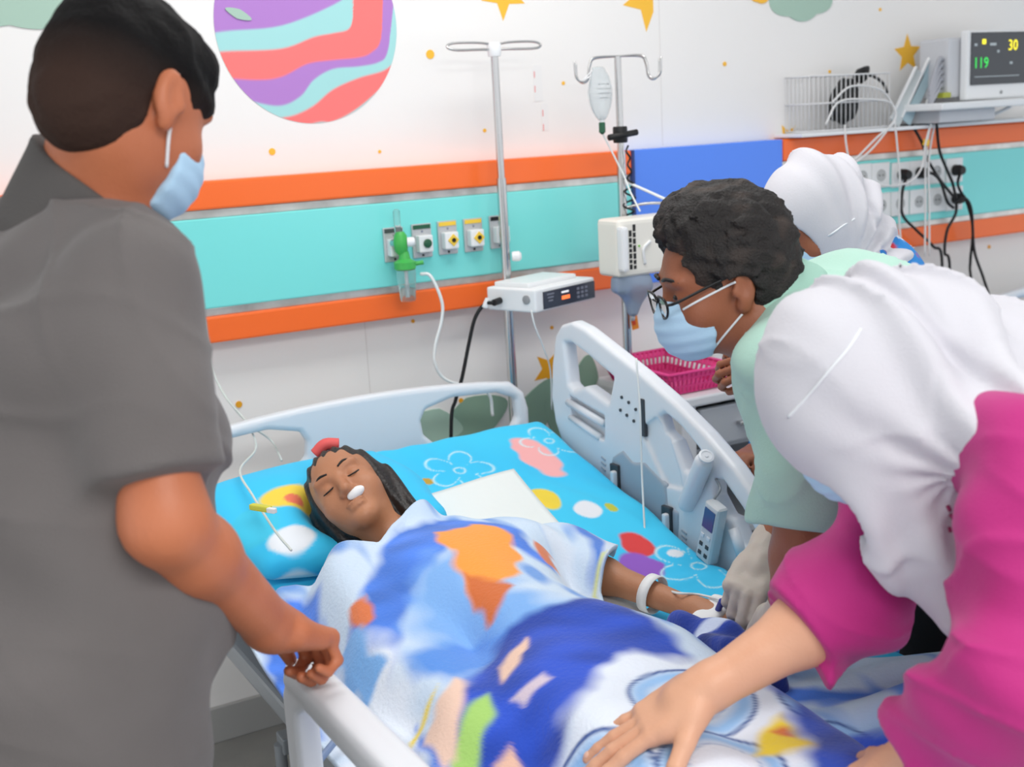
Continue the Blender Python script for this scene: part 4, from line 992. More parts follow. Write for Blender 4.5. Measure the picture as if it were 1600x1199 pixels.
# ================================================================== blanket
def Bp(x, y, z=.74): p = onZ(x, y, z); return (p[0], p[1])
_bv = np.empty(len(pbody.data.vertices)*3, np.float32); pbody.data.vertices.foreach_get('co', _bv); _bv = _bv.reshape(-1, 3)
_bv = _bv[_bv[:, 1] < 2.16]
GS = .01; gx = np.arange(.4, 1.9, GS); gy = np.arange(.6, 2.5, GS)
Hm = np.tile(np.array([float(zt(v)) for v in gy])+.008+.014*np.exp(-((gy-BENDY)/.1)**2), (len(gx), 1))
_i = ((_bv[:, 0]-.4)/GS).astype(int); _j = ((_bv[:, 1]-.6)/GS).astype(int)
np.maximum.at(Hm, (_i, _j), _bv[:, 2])
def _dil(a):
    b = a.copy()
    for sx_, sy_ in ((1, 0), (-1, 0), (0, 1), (0, -1)): b = np.maximum(b, np.roll(np.roll(a, sx_, 0), sy_, 1))
    return b
for _ in range(4): Hm = _dil(Hm)
H0 = Hm.copy()
for _ in range(9):
    Hm = (Hm+np.roll(Hm, 1, 0)+np.roll(Hm, -1, 0)+np.roll(Hm, 1, 1)+np.roll(Hm, -1, 1))/5
def body_h(x, y):
    u = np.clip((x-.4)/GS, 0, len(gx)-2); v = np.clip((y-.6)/GS, 0, len(gy)-2); i, j = u.astype(int), v.astype(int); u, v = u-i, v-j
    return Hm[i, j]*(1-u)*(1-v)+Hm[i+1, j]*u*(1-v)+Hm[i, j+1]*(1-u)*v+Hm[i+1, j+1]*u*v+.012
xr_y = np.array([.70, 1.0, 1.12, 1.2, 1.3, 1.45, 1.6, 1.75, 1.86, 1.93, 2.0, 2.08, 2.2, 2.35]); xr_x = np.array([1.60, 1.60, 1.62, 1.62, 1.58, 1.40, 1.21, 1.185, 1.21, 1.30, 1.335, 1.27, 1.13, 1.05])
vs, Q = [], []; NX, NY = 190, 300
ss = np.linspace(0, 1, NX+1)
ytop = np.interp(ss, [0, .2, .35, .5, .62, .75, .86, 1], [2.19, 2.16, 2.05, 2.10, 2.13, 2.12, 2.08, 2.05])
G_ = np.zeros((NY+1, NX+1, 3))
for j in range(NY+1):
    t_ = j/NY; y = ytop+t_*(.74-ytop); xl = .585+0*y; xr = np.interp(y, xr_y, xr_x)
    x = xl+(xr-xl)*ss; z = body_h(x, y)
    fo = .006*noise(x, y, 0*x, 12)+.005*np.sin(22*(x*.8+y*.6)+2*noise(x, y, 0*x, 7))
    big = np.exp(-((x-1.45)/.16)**2-((y-1.18)/.2)**2); fo = fo+big*.022*(np.sin(48*(y+.35*x)+1.5*noise(x, y, 0*x, 8))+1)+np.exp(-((x-1.3)/.09)**2-((y-2.03)/.07)**2)*.02*np.sin(50*x+20*y)
    neckf = np.exp(-((y-2.13)/.06)**2)*np.exp(-((x-.95)/.16)**2); fo = fo+neckf*.01*np.sin(70*(x-.4*y))
    ov = np.clip((BX0+.02-x)/.03, 0, 1); z = z-ov*.045      # left edge hangs over
    G_[j] = np.stack([x+.003*noise(y, x, 0*x, 16), y, z+np.abs(fo)*0+fo+.004], 1)
vs = G_.reshape(-1, 3)
ii, jj = np.meshgrid(np.arange(NX), np.arange(NY)); a = (jj*(NX+1)+ii).ravel(); Q = np.stack([a, a+NX+1, a+NX+2, a+1], 1)
def bl_col(vs):
    x, y = vs[:, 0], vs[:, 1]; o = 0*x
    n1, n2 = noise(x, y, o, 16), noise(x, y, o, 55, 1); xw = x+.010*noise(x, y, o, 34, 2)+.004*noise(x, y, o, 90, 3); yw = y+.010*noise(y, x, o, 34, 3)+.004*noise(y, x, o, 90, 2)
    col = np.tile(np.array(lin((206, 224, 244))), (len(vs), 1))
    def mixin(t, c):
        nonlocal col
        t = np.clip(t, 0, 1)[:, None]; c = np.array(lin(c)) if not isinstance(c, np.ndarray) else c; col = col*(1-t)+c*t
    def poly(lst, soft=.012, z=.76):
        return .5-polysd([Bp(u, v, z) for u, v in lst])(xw, yw)/soft+.35*n2
    mixin((n1-.35)*1.3, (160, 196, 238)); mixin((noise(x*1.6, y*.6, o, 40, 3)-.45)*1.6, (112, 160, 228))
    deep = np.array(lin((34, 74, 186)))*(1+.25*np.clip(n2+n1, -1, 1)[:, None])
    mid = np.array(lin((70, 124, 222)))*(1+.2*np.clip(n2, -1, 1)[:, None])
    pale = np.array(lin((228, 236, 248)))*(1+.02*n2[:, None])
    # watercolour sweep over the chest and towards the neck
    mixin(poly([(560, 965), (520, 935), (575, 855), (615, 815), (700, 796), (800, 800), (860, 830), (790, 822), (700, 832), (640, 870), (610, 930)], .02, .86), mid)
    mixin(poly([(380, 860), (500, 880), (510, 930), (480, 985), (430, 960)], .02, .82), mid)
    mixin(.8*poly([(640, 890), (720, 870), (760, 900), (900, 920), (960, 960), (820, 960), (720, 985), (640, 960)], .05, .82), (126, 176, 236))
    mixin(poly([(630, 985), (700, 960), (800, 955), (960, 950), (760, 1000), (690, 1010)], .03, .8), (88, 146, 228))
    mixin(poly([(672, 828), (735, 812), (795, 818), (812, 865), (775, 880), (748, 890), (710, 852)], .012, .85), (250, 158, 60))
    mixin(poly([(730, 868), (800, 880), (770, 905), (745, 890)], .012, .85), (210, 108, 50))
    mixin(poly([(840, 835), (890, 850), (950, 900), (935, 940), (880, 910)], .02, .78), (222, 232, 246))
    mixin(poly([(860, 830), (900, 826), (985, 840), (960, 880), (930, 890), (880, 850)], .02, .74), (84, 132, 220))
    mixin(poly([(905, 835), (975, 830), (975, 860), (940, 885)], .015, .74), (214, 226, 244))
    for (u, v) in ((570, 935), (845, 858), (897, 872)): mixin(poly([(u-18, v-8), (u+8, v-14), (u+17, v+6), (u, v+14)], .008, .8), (222, 120, 70))
    # deep blue field with ragged white bays
    mixin(poly([(690, 1060), (750, 1010), (800, 975), (960, 945), (1030, 980), (1110, 1030), (1180, 1055), (1000, 1050), (930, 1075), (880, 1105), (850, 1150), (800, 1230), (560, 1260), (585, 1175), (700, 1120)], .025, .78), deep)
    mixin(.7*poly([(640, 1190), (700, 1140), (760, 1160), (760, 1240), (640, 1240)], .05, .76), mid)
    mixin(poly([(520, 960), (600, 975), (640, 1030), (700, 1120), (590, 1165), (540, 1090), (500, 1020)], .04, .78), pale)
    mixin(poly([(525, 965), (570, 960), (600, 1000), (570, 1015)], .012, .78), (120, 176, 236))
    mixin(poly([(640, 1040), (680, 1100), (660, 1130), (700, 1120), (735, 1085), (690, 1080)], .012, .78), mid)
    mixin(poly([(985, 1035), (1120, 1030), (1230, 1075), (1280, 1120), (1250, 1230), (800, 1260), (855, 1160), (890, 1110)], .03, .76), pale)
    # ring pattern
    for (u, v, R_, sq) in ((1080, 1090, .092, 1.0), (905, 1195, .105, 1.0), (1130, 1185, .085, 1.), (1290, 1075, .07, 1.)):
        c_ = Bp(u, v, .76); r = np.sqrt((x-c_[0])**2+(y-c_[1])**2)
        mixin(1.2-np.abs(r-R_*.82)/.02, (150, 194, 240)); mixin(1.3-np.abs(r-R_)/.0035, (54, 84, 150)); mixin(1.2-np.abs(r-R_*.55)/.0028, (150, 176, 214))
    # green and yellow patches
    mixin(poly([(705, 1075), (730, 1045), (760, 1035), (770, 1060), (735, 1090), (700, 1110)], .012, .79), (168, 212, 112))
    mixin(poly([(665, 1055), (700, 1020), (720, 1030), (715, 1075), (690, 1082)], .012, .79), (240, 205, 185))
    mixin(poly([(632, 1042), (675, 1020), (672, 1028), (640, 1050)], .008, .79), (240, 214, 70))
    mixin(poly([(770, 1010), (825, 992), (828, 1006), (780, 1030)], .01, .79), (238, 200, 178)); mixin(poly([(800, 1050), (840, 1035), (860, 1042), (825, 1056)], .01, .79), (216, 200, 215)); mixin(poly([(770, 1085), (805, 1075), (815, 1092), (790, 1096)], .01, .79), (236, 190, 165))
    mixin(poly([(1195, 1160), (1230, 1145), (1245, 1180), (1290, 1199), (1180, 1205)], .015, .72), (244, 214, 50))
    mixin(poly([(1205, 1165), (1225, 1158), (1232, 1175)], .01, .72), (226, 120, 50))
    mixin(poly([(1190, 1090), (1260, 1120), (1440, 1125), (1600, 1240), (1270, 1260), (1240, 1160)], .03, .70), deep); mixin(poly([(1235, 1060), (1460, 1070), (1460, 1085), (1240, 1078)], .02, .69), mid)
    edge = np.interp(y, xr_y, xr_x)-x; mixin(((y > 1.5) & (y < 1.9))*(1-np.abs(edge-.012)/.012), (214, 220, 150))
    return np.clip(col, 0, 1)
M_blanket = mat('plush_blanket', (120, 160, 230), .85, attr=True, sheen=.25, bump=(150, .35))
blk = root('blanket', 'blue and white plush blanket with a splashed print covering the patient', 'blanket', (1.05, 1.5, BEDZ))
bo = npmesh('cloth', vs, Q, M_blanket, blk, bl_col); md = bo.modifiers.new('th', 'SOLIDIFY'); md.thickness = .010; md.offset = 1
# crumpled edge of the blanket by the taped hand
b0, b1, b2 = onZ(1075, 985, .68), onZ(1125, 1015, .68), onZ(1185, 1060, .68)
def cr_col(vs):
    n = noise(vs[:, 0], vs[:, 1], vs[:, 2], 40); c = np.array(lin((26, 56, 150)))*(1+.5*n[:, None]); t = np.clip((n-.55)*4, 0, 1)[:, None]
    return np.clip(c*(1-t)+np.array(lin((205, 215, 240)))*t, 0, 1)
sdf('turned_edge', [cone(b0, b1, .03, .04, k=.03), cone(b1, b2, .04, .045, k=.03), cone(b1+V(.03, .03, 0), b1+V(-.03, -.06, .015), .025, .03, k=.02)], .004, M_blanket, blk, col=cr_col,
    disp=lambda x, y, z: .009*folds(x, y, z, (.9, .3, .2), 85, 1.2, 25)+.004*noise(x, y, z, 60))

# sensor leads at the pillow side
M_lead2 = mat('pale_lead', (214, 220, 216), .4)
for k, pts_ in enumerate(([onY(320, 500, 2.96), onY(330, 570, 2.95), onY(352, 620, 2.9), onY(385, 660, 2.85), onY(400, 700, 2.7), onZ(375, 735, .9), onZ(395, 775, .88), onZ(430, 830, .85), onZ(455, 860, .85)],
                         [onY(318, 560, 2.95), onY(360, 630, 2.9), onY(392, 665, 2.85), onY(425, 690, 2.84), onY(440, 720, 2.75)])):
    t = tube('sensor_lead', pts_, .0026, M_lead2); tag(t, ('thin pale sensor lead looping over the pillow beside the man in grey', 'thin pale sensor lead dropping behind the headboard')[k], 'cable')
q_ = onZ(408, 800, .88); cl = root('lead_clip', 'small yellow-green clip on the sensor lead lying on the pillow', 'clip', q_)
box('clip', q_+V(0, 0, .008), (.014, .05, .012), mat('lime_clip', (214, 210, 70), .4), cl, .003, euler(0, 0, .5)); box('tip', q_+V(.012, -.03, .008), (.010, .02, .010), M_white, cl, .002, euler(0, 0, .5))
t = tube('bed_cable', [V(.62, 1.72, .66), V(.5, 1.62, .62), V(.44, 1.5, .5), V(.42, 1.4, .3), V(.5, 1.4, .12)], .006, mat('blue_grey_cable', (120, 140, 176), .4)); tag(t, 'blue-grey cable hanging below the left bed rail', 'cable')
# ================================================================== man in grey on the left
SK_M = skin('skin_tan', (196, 118, 82), (160, 88, 60))
p1 = root('person', 'man in a grey short-sleeved polo shirt and face mask gripping the left bed rail', 'person', (.2, 1.5, 0))
hc = px(198, 160, 1.45); HR = frame(V(.74, .44, -.52), V(0, 0, 1)); nk = px(132, 312, 1.51)
shR, shL = px(205, 452, 1.38), V(.30, 1.75, 1.42)
elR, wrR = px(258, 815, 1.36), px(425, 980, 1.60); hdR = px(500, 1004, 1.69)
pel = V(.18, 1.5, .93); ch = V(.265, 1.55, 1.26)
L, hp = head_prims(hc, HR, 1.0, nk, .054)
L += [ell(ch, (.10, .17, .17), None, .06), ell(pel+V(0, 0, .02), (.11, .15, .13), None, .08), cone(ch, pel, .11, .12, k=.08), cone(nk+V(0, 0, -.03), shR+V(0, 0, .0), .05, .05, k=.06), cone(nk+V(0, 0, -.03), shL, .05, .05, k=.06)]
L += arm_prims(shR, elR, wrR, 1.06, ru=.05, re=.0385, rw=.03)
elL, wrL = V(.24, 1.82, 1.14), V(.30, 1.84, .90)
L += arm_prims(shL, elL, wrL, 1.05)
hy = nrm(hdR-wrR+V(.03, .02, -.01)); HRr = frame(hy, V(-.25, -.1, 1)); fist = [(.75, 1.45, 1.0), (.8, 1.45, 1.0), (.8, 1.5, 1.0), (.8, 1.5, 1.0)]
L += hand_prims(wrR, HRr, fist, -1, (.35, .92, -.05), .3, 1.1)
L += hand_prims(wrL, frame(V(.3, 0, -1), V(0, 1, 0)), fist, 1, (.4, .8, -.5), .3)
for s_ in (-1, 1): L += [cone(pel+V(0, s_*.085, -.05), V(.17, 1.5+s_*.09, .5), .08, .055, k=.05), cone(V(.17, 1.5+s_*.09, .5), V(.14, 1.5+s_*.1, .09), .055, .038, k=.03)]
sdf('body', L, .010, SK_M, p1, fine=[(hc, .16, .0045), (wrR+hy*.06, .11, .0038)])
# hair, faded at the sides
def hcol(vs):
    t = np.clip(((vs-hc) @ HR[:, 2]+.03)/.07, 0, 1)[:, None]; return np.array(lin((58, 42, 36)))*(1-t)+np.array(lin((18, 17, 18)))*t
def hq(x, y, z): return hc+HR @ (1.0*V(x, y, z))
sdf('hair', [ell(hq(0, -.016, .036), (.0835, .103, .093), HR, .02), ell(hq(0, .045, .075), (.062, .06, .048), HR, .02), ell(hq(0, -.05, -.02), (.07, .066, .075), HR, .03), ell(hq(0, .05, .03), (.073, .05, .03), HR, .02),
            ell(hq(0, .13, -.03), (.1, .062, .085), HR, .012, 's'), ell(hq(.085, .0, -.015), (.03, .032, .042), HR, .01, 's'), ell(hq(-.085, .0, -.015), (.03, .032, .042), HR, .01, 's'), ell(hq(0, .055, -.1), (.1, .085, .08), HR, .01, 's')], .0055, mat('short_black_hair', (26, 24, 24), .75, attr=True, bump=(160, .4), spec=.15), p1, col=hcol,
    disp=lambda x, y, z: .0025*noise(x, y, z, 110))
sdf('face_mask', mask_prims(hq, HR, 1.06), .0045, M_mask, p1, disp=mask_disp(hc, HR))
for sg in (1,):
    tube('mask_strap', [hq(sg*.060, .034, -.07), hq(sg*.072, .012, -.035), hq(sg*.078, .002, .01), hq(sg*.08, -.008, .028)], .0022, M_strap, p1, 6)
# shirt
M_grey = mat('grey_polo_knit', (108, 103, 102), .85, sheen=.15, bump=(420, .25), var=(5, (98, 93, 92), .6))
sl = mixv(shR, elR, .80); slL = mixv(shL, elL, .78); sd = nrm(elR-shR)
bel = V(.235, 1.52, 1.06)
def sh_disp(x, y, z):
    d = .006*folds(x, y, z, (.5, .3, .8), 34, 2.0, 6)+.005*noise(x, y, z, 16)+.004*folds(x, y, z, (.2, .9, .5), 52, 2.0, 8, 1)
    d = d+.007*crease(x, y, z, (.5, .2, .8), 30)+.006*crease(x, y, z, (.8, -.3, .4), 36, o=2)
    return d+.009*np.exp(-((z-1.2)/.12)**2)*folds(x, y, z, (.6, -.5, .6), 42, 1.5, 7, 1)
shirt = [ell(px(112, 398, 1.53), (.125, .19, .085), None, .05), ell(ch+V(-.005, 0, -.02), (.142, .205, .21), None, .06), ell(bel, (.165, .19, .2), None, .08), cone(pel+V(0, 0, .06), pel+V(0, 0, -.05), .17, .175, k=.06), ell(ch+V(-.02, 0, .09), (.115, .17, .1), None, .06),
         cone(nk+V(-.01, 0, -.075), shR+V(0, .01, .0), .058, .071, k=.05), cone(nk+V(-.01, 0, -.075), shL, .058, .07, k=.05),
         ccone(shR, sl, .072, .077, k=.04), ccone(shL, slL, .07, .072, k=.04)]
sdf('polo_shirt', shirt, .006, M_grey, p1, disp=sh_disp)
cdir = nrm(hq(0, -.03, -.06)-nk); cb0, cb1 = px(128, 372, 1.50), px(160, 262, 1.49)
sdf('collar', [cone(cb0, cb1, .104, .088, k=.01), plane(px(150, 276, 1.5), nrm(nrm(cb1-cb0)*.9+_R0*.42), .006), cone(cb0-V(0, 0, .1), mixv(cb0, cb1, 1.6), .070, .066, k=.004, op='s')], .0045, mat('dark_grey_collar', (84, 81, 80), .85, bump=(300, .3)), p1, disp=lambda x, y, z: .002*noise(x, y, z, 25))
M_dk_tr = mat('black_trousers', (34, 34, 38), .85, bump=(60, .3))
sdf('trousers', [ell(pel+V(0, 0, -.03), (.145, .175, .14), None, .05)]+[q for s_ in (-1, 1) for q in (cone(pel+V(0, s_*.085, -.08), V(.17, 1.5+s_*.095, .5), .10, .08, k=.05), cone(V(.17, 1.5+s_*.095, .5), V(.14, 1.5+s_*.1, .10), .08, .068, k=.03))], .011, M_dk_tr, p1, disp=lambda x, y, z: .004*noise(x, y, z, 18))
for s_ in (-1, 1): sdf('shoe', [ell(V(.2, 1.5+s_*.1, .05), (.14, .05, .05), None, .02), plane((0, 0, .004), (0, 0, -1))], .008, M_black, p1)

_FH = V(math.sin(_y), math.cos(_y), 0)
# ================================================================== doctor in pale green shirt
SK_D = skin('skin_brown', (158, 96, 68), (122, 70, 48))
p2_ = root('person', 'man in a pale green short-sleeved shirt with glasses leaning over the patient\'s hand', 'person', (1.85, 1.5, 0))
HS = .97
hc = px(1128, 438, 1.94); pit = .22
HR = frame(-_R0*math.cos(pit)-V(0, 0, math.sin(pit))-.12*_FH, V(0, 0, 1))
nk = px(1195, 500, 1.98)
shN, shF = px(1238, 570, 1.86), px(1262, 520, 2.25)
elN, wrN = px(1258, 830, 1.93), px(1222, 968, 2.05); elF, wrF = px(1245, 800, 2.28), px(1196, 868, 2.24); hdF = px(1168, 915, 2.19)
pel = V(1.76, 1.42, .98)
L, hp = head_prims(hc, HR, HS, nk, .060)
chd = mixv((shN+shF)/2, pel, .3)
TR = frame(nrm(nk-pel), V(0, 0, 1))
L += [ell(chd, (.16, .2, .10), TR, .06), ell(pel, (.15, .13, .11), TR, .08), cone(chd, pel, .11, .12, k=.08), cone(nk, shN, .05, .05, k=.06), cone(nk, shF, .05, .05, k=.06)]
L += arm_prims(shN, elN, wrN, 1.0)+arm_prims(shF, elF, wrF, 1.0)
for s_ in (-1, 1):
    ly = -s_*.1; L += [cone(pel+V(.02, ly, -.04), V(1.78, 1.42+ly, .5), .085, .058, k=.05), cone(V(1.78, 1.42+ly, .5), V(1.83, 1.42+ly, .09), .058, .04, k=.03)]
hyF = nrm(hdF-wrF); HRF = frame(hyF, V(-.5, -.4, .75)); hyN = nrm(px(1190, 1015, 2.1)-wrN); HRN = frame(hyN, V(-.5, -.5, .7))
pinch = [(.75, .85, .4), (.8, .9, .45), (.9, .95, .5), (1.0, 1.0, .5)]
gl_F = hand_prims(wrF, HRF, pinch, -1, (.35, .85, -.45), .3, 1.08); gl_N = hand_prims(wrN, HRN, pinch, 1, (.35, .85, -.45), .3, 1.05)
L += gl_F+gl_N
dbody = sdf('body', L, .010, SK_D, p2_, fine=[(hc, .16, .0042), (mixv(elN, wrN, .5), .12, .006)])
M_glove = mat('latex_glove', (198, 186, 176), .45, bump=(60, .25), sss=.1)
sdf('glove', grow(gl_F, .0018)+[cone(wrF-hyF*.035, wrF, .041, .036, k=.01)], .0032, M_glove, p2_, disp=lambda x, y, z: .0014*noise(x, y, z, 120))
sdf('glove', grow(gl_N, .0018)+[cone(wrN-hyN*.035, wrN, .040, .035, k=.01)], .0035, M_glove, p2_, disp=lambda x, y, z: .001*noise(x, y, z, 120))
def hq(x, y, z): return hc+HR @ (HS*V(x, y, z))
def curl(x, y, z): return .0045*noise(x, y, z, 130)+.0035*noise(x, y, z, 240, 2)+.003*noise(x, y, z, 60, 1)
def dcol(vs):
    n = noise(vs[:, 0], vs[:, 1], vs[:, 2], 90, 1); t = np.clip((n-.3)*.9, 0, 1)[:, None]; c = np.array(lin((30, 26, 25)))*(1-t)+np.array(lin((72, 60, 54)))*t
    g = np.clip(((vs-hc) @ HR[:, 1]-.03)/.05, 0, 1)[:, None]*.35*np.clip((.06-((vs-hc) @ HR[:, 2]))/.04, 0, 1)[:, None]
    return c*(1-g)+np.array(lin((110, 84, 70)))*g
sdf('hair', [ell(hq(0, -.020, .048), (.092, .110, .108), HR, .02), ell(hq(0, -.05, .0), (.084, .074, .082), HR, .03), ell(hq(0, .022, .108), (.068, .06, .046), HR, .025),
             ell(hq(0, .135, .012), (.11, .08, .088), HR, .014, 's'), ell(hq(0, .085, -.062), (.25, .088, .078), HR, .01, 's'), ell(hq(.085, .0, -.012), (.035, .026, .038), HR, .008, 's'), ell(hq(-.085, .0, -.012), (.035, .026, .038), HR, .008, 's')],
    .0042, mat('curly_black_hair', (28, 25, 24), .65, attr=True, bump=(260, .8)), p2_, disp=curl, col=dcol)
sdf('face_mask', mask_prims(hq, HR, HS*1.0), .0035, M_mask, p2_, disp=mask_disp(hc, HR))
for sg in (-1, 1):
    tube('eyebrow', [hq(sg*.013, .099, .03), hq(sg*.032, .098, .034), hq(sg*.052, .082, .026)], .0032, M_hair, p2_, 6)
    sdf('eye', [ell(hq(sg*.032, .0875, .001), (.0085*HS, .006*HS, .0055*HS), HR, .001)], .002, mat('eye_dark', (40, 30, 28), .2), p2_)
for pts_ in ([(1068, 484), (1085, 474), (1110, 460), (1135, 447), (1150, 441)], [(1112, 548), (1128, 528), (1145, 508), (1160, 490)]):
    tube('mask_strap', surf(dbody, pts_, .0012), .0019, M_strap, p2_, 6)
gs = root('glasses', 'black-framed glasses low on the nose of the man in green', 'glasses', hq(0, .12, -.02))
M_gf = mat('black_frame', (18, 18, 20), .3); M_gl = mat('lens_glass', (240, 245, 250), .05, trans=.95, ior=1.1)
for sg in (-1, 1):
    gc = V(sg*.033, .116, -.006)
    ringp = [hq(gc[0]+.025*math.cos(a)*(1 if True else 0), gc[1]-.004*abs(math.cos(a)), gc[2]+.0185*math.sin(a)+.002*math.cos(2*a)) for a in np.linspace(0, 6.283, 33)[:-1]]
    fr_ = tube('rim', ringp, .0021, M_gf, gs, 8, 0, True)
    pyd('lens', ringp, [tuple(range(32))], M_gl, gs)
    tube('temple', [hq(sg*.058, .112, -.002), hq(sg*.074, .095, .002), hq(sg*.083, .02, .018), hq(sg*.084, -.02, .022), hq(sg*.082, -.04, .005)], .0024, M_gf, gs, 8)
tube('bridge', [hq(-.009, .115, -.002), hq(0, .119, .002), hq(.009, .115, -.002)], .0018, M_gf, gs, 8)
M_green_sh = mat('mint_shirt_cotton', (176, 214, 200), .8, sheen=.12, bump=(300, .15), var=(4, (168, 206, 192), .5))
sdN = nrm(elN-shN); sdF = nrm(elF-shF)
def gdisp(x, y, z): return .007*folds(x, y, z, (.55, .1, .75), 40, 1.8, 7)+.005*noise(x, y, z, 18)+.0045*folds(x, y, z, (.8, .2, -.4), 75, 1.6, 9, 2)+.007*crease(x, y, z, (.7, .1, .6), 38)+.006*crease(x, y, z, (.9, .2, -.3), 50, o=2)
gshirt = [ell(px(1340, 478, 2.05), (.11, .14, .085), None, .06), ell(chd+V(.02, 0, -.01), (.205, .225, .145), TR, .06), cone(chd, pel, .15, .165, k=.08), ell(pel, (.19, .19, .16), TR, .06), cone(nk+V(.03, 0, .0), shN, .070, .078, k=.05), cone(nk+V(.03, 0, 0), shF, .070, .078, k=.05),
          ccone(shN, mixv(shN, elN, .88), .080, .080, k=.05), ccone(shF, mixv(shF, elF, .85), .078, .074, k=.05), cone(pel, V(1.80, 1.42, .72), .17, .185, k=.05), plane((0, 0, .70), (0, 0, -1), .004)]
sdf('shirt', gshirt, .0055, M_green_sh, p2_, disp=gdisp)
hem = mixv(shN, elN, .83); 
cdir = nrm(hq(0, -.03, -.07)-nk); cfw = HR[:, 1]
ca = nrm(-.84*cR+.55*cU); ck = px(1194, 474, 1.97); cdn = nrm(-.42*cR-.9*cU)
dcl = sdf('collar', [cone(ck-ca*.035, ck+ca*.02, .098, .088, k=.01), cone(ck-ca*.01+cdn*.06-cF*.03, ck-ca*.045+cdn*.12-cF*.035, .032, .012, k=.03), plane(ck+ca*.022, ca, .004), plane(ck-ca*.055, -ca, .004), cone(ck-ca*.15, ck+ca*.15, .072, .070, k=.004, op='s')], .0042, mat('mint_collar', (160, 202, 186), .8, bump=(300, .15)), p2_)
for k in range(5):
    e_ = surf(dcl, [(1178+5*math.cos(k*1.257), 476+6*math.sin(k*1.257))], .0005)
    if e_: lathe('emblem_petal', [(.004, 0), (.004, .001)], mat('pink_emblem', (224, 150, 180), .6), dcl, e_[0], -cF, 8)
sdf('trousers', [ell(V(1.79, 1.42, .78), (.17, .19, .15), None, .05)]+[q for ly in (-.1, .1) for q in (cone(V(1.79, 1.42+ly, .74), V(1.79, 1.42+ly, .5), .105, .085, k=.05), cone(V(1.79, 1.42+ly, .5), V(1.84, 1.42+ly, .1), .085, .07, k=.03))], .011, M_dk_tr, p2_, disp=lambda x, y, z: .004*noise(x, y, z, 18))
for ly in (-.1, .1): sdf('shoe', [ell(V(1.79, 1.42+ly, .05), (.14, .05, .05), None, .02), plane((0, 0, .004), (0, 0, -1))], .008, M_black, p2_)

# ================================================================== nurse in white headscarf behind
M_hij = mat('white_headscarf', (207, 206, 213), .85, sheen=.1, bump=(260, .12))
p3_ = root('person', 'woman in a white headscarf and blue printed dress standing behind the man in green', 'person', (2.0, 2.0, 0))
hc = px(1270, 340, 2.62); pit = .62; HS = .98
HR = frame(-_R0*math.cos(pit)-V(0, 0, math.sin(pit))-.34*_FH, V(0, 0, 1))
nk = px(1318, 425, 2.68)
shN, shF = nk+V(-.02, -.16, -.07), nk+V(.0, .16, -.07)
pel = V(nk[0]+.12, nk[1]-.0, .88); chd = mixv(nk, pel, .35)
handp = px(1162, 566, 2.42); wr3 = handp+V(.075, -.02, .0); el3 = V(shN[0]+.02, shN[1]-.02, 1.02)
L, hp = head_prims(hc, HR, HS, nk, .052)
L += [ell(chd, (.1, .15, .16), None, .06), ell(pel, (.11, .15, .12), None, .08), cone(chd, pel, .1, .11, k=.08), cone(nk, shN, .045, .045, k=.05), cone(nk, shF, .045, .045, k=.05)]
L += arm_prims(shN, el3, wr3, .92)+arm_prims(shF, shF+V(.02, .03, -.26), shF+V(-.14, -.06, -.33), .92)
hy3 = nrm(handp-wr3); HR3 = frame(hy3, V(-.3, -.75, .5)); grip = [(.7, .9, .5), (.75, .95, .5), (.8, 1.0, .5), (.8, 1.0, .5)]
L += hand_prims(wr3, HR3, grip, -1, (.3, .9, -.4), .3, .95)+hand_prims(shF+V(-.14, -.06, -.33), frame(V(-1, -.3, 0), V(0, 0, 1)), grip, 1, s=.9)
for ly in (-.08, .08): L += [cone(pel+V(0, ly, -.04), pel+V(0, ly, -.45), .075, .052, k=.05), cone(pel+V(0, ly, -.45), V(pel[0], pel[1]+ly, .08), .052, .035, k=.03)]
sdf('body', L, .010, SK_D, p3_, fine=[(hc, .14, .006), (wr3+hy3*.06, .1, .004)])
def hq(x, y, z): return hc+HR @ (HS*V(x, y, z))
bk_ = -HR[:, 1]
rf3 = radial(hc, HR, .03, -.10, 15, 1.4)
def h3d(x, y, z):
    r, a, b = rf3(x, y, z); g = np.clip((-a-.02)/.06, 0, 1)
    return .009*r*g+.012*g*crease(x, y, z, (.5, .1, .85), 45)+.010*np.exp(-((a+.135)/.010)**2)*np.clip((b+.05)/.05, 0, 1)*0+.009*np.exp(-(((a+.118)+.35*(b-.1))/.009)**2)+.0025*noise(x, y, z, 26)
hj3 = sdf('headscarf', [ell(hq(0, -.014, .034), (.091, .116, .102), HR, .02), ell(hq(0, .0, -.06), (.082, .09, .085), HR, .05), cone(hq(0, -.05, -.05), nk+V(.03, 0, .02), .095, .105, k=.06), cone(nk+V(.035, 0, .0), shN+V(.02, 0, -.0), .085, .075, k=.05), cone(nk+V(.035, 0, 0), shF+V(.02, 0, 0), .085, .075, k=.05), ell(nk+V(.04, 0, -.09), (.13, .19, .13), None, .05), ell(hq(0, -.1, -.03), (.05, .04, .06), HR, .03),
                 ell(hq(0, .112, -.02), (.07, .095, .095), HR, .008, 's')], .005, M_hij, p3_, disp=h3d)
sdf('face_mask', mask_prims(hq, HR, HS*1.04), .004, M_mask, p3_, disp=mask_disp(hc, HR))
for pts_ in ([(1270, 382), (1295, 368), (1318, 352), (1335, 342)],):
    sp3 = surf(hj3, pts_, .001)
    if len(sp3) > 1: tube('mask_strap', sp3, .002, M_strap, p3_, 6)
tube('eyebrow', [hq(-.013, .096, .026), hq(-.032, .096, .03), hq(-.05, .083, .024)], .003, M_hair, p3_, 6); tube('eyelashes', [hq(-.018, .089, -.002), hq(-.032, .093, -.003), hq(-.046, .083, -.002)], .002, M_hair, p3_, 6)
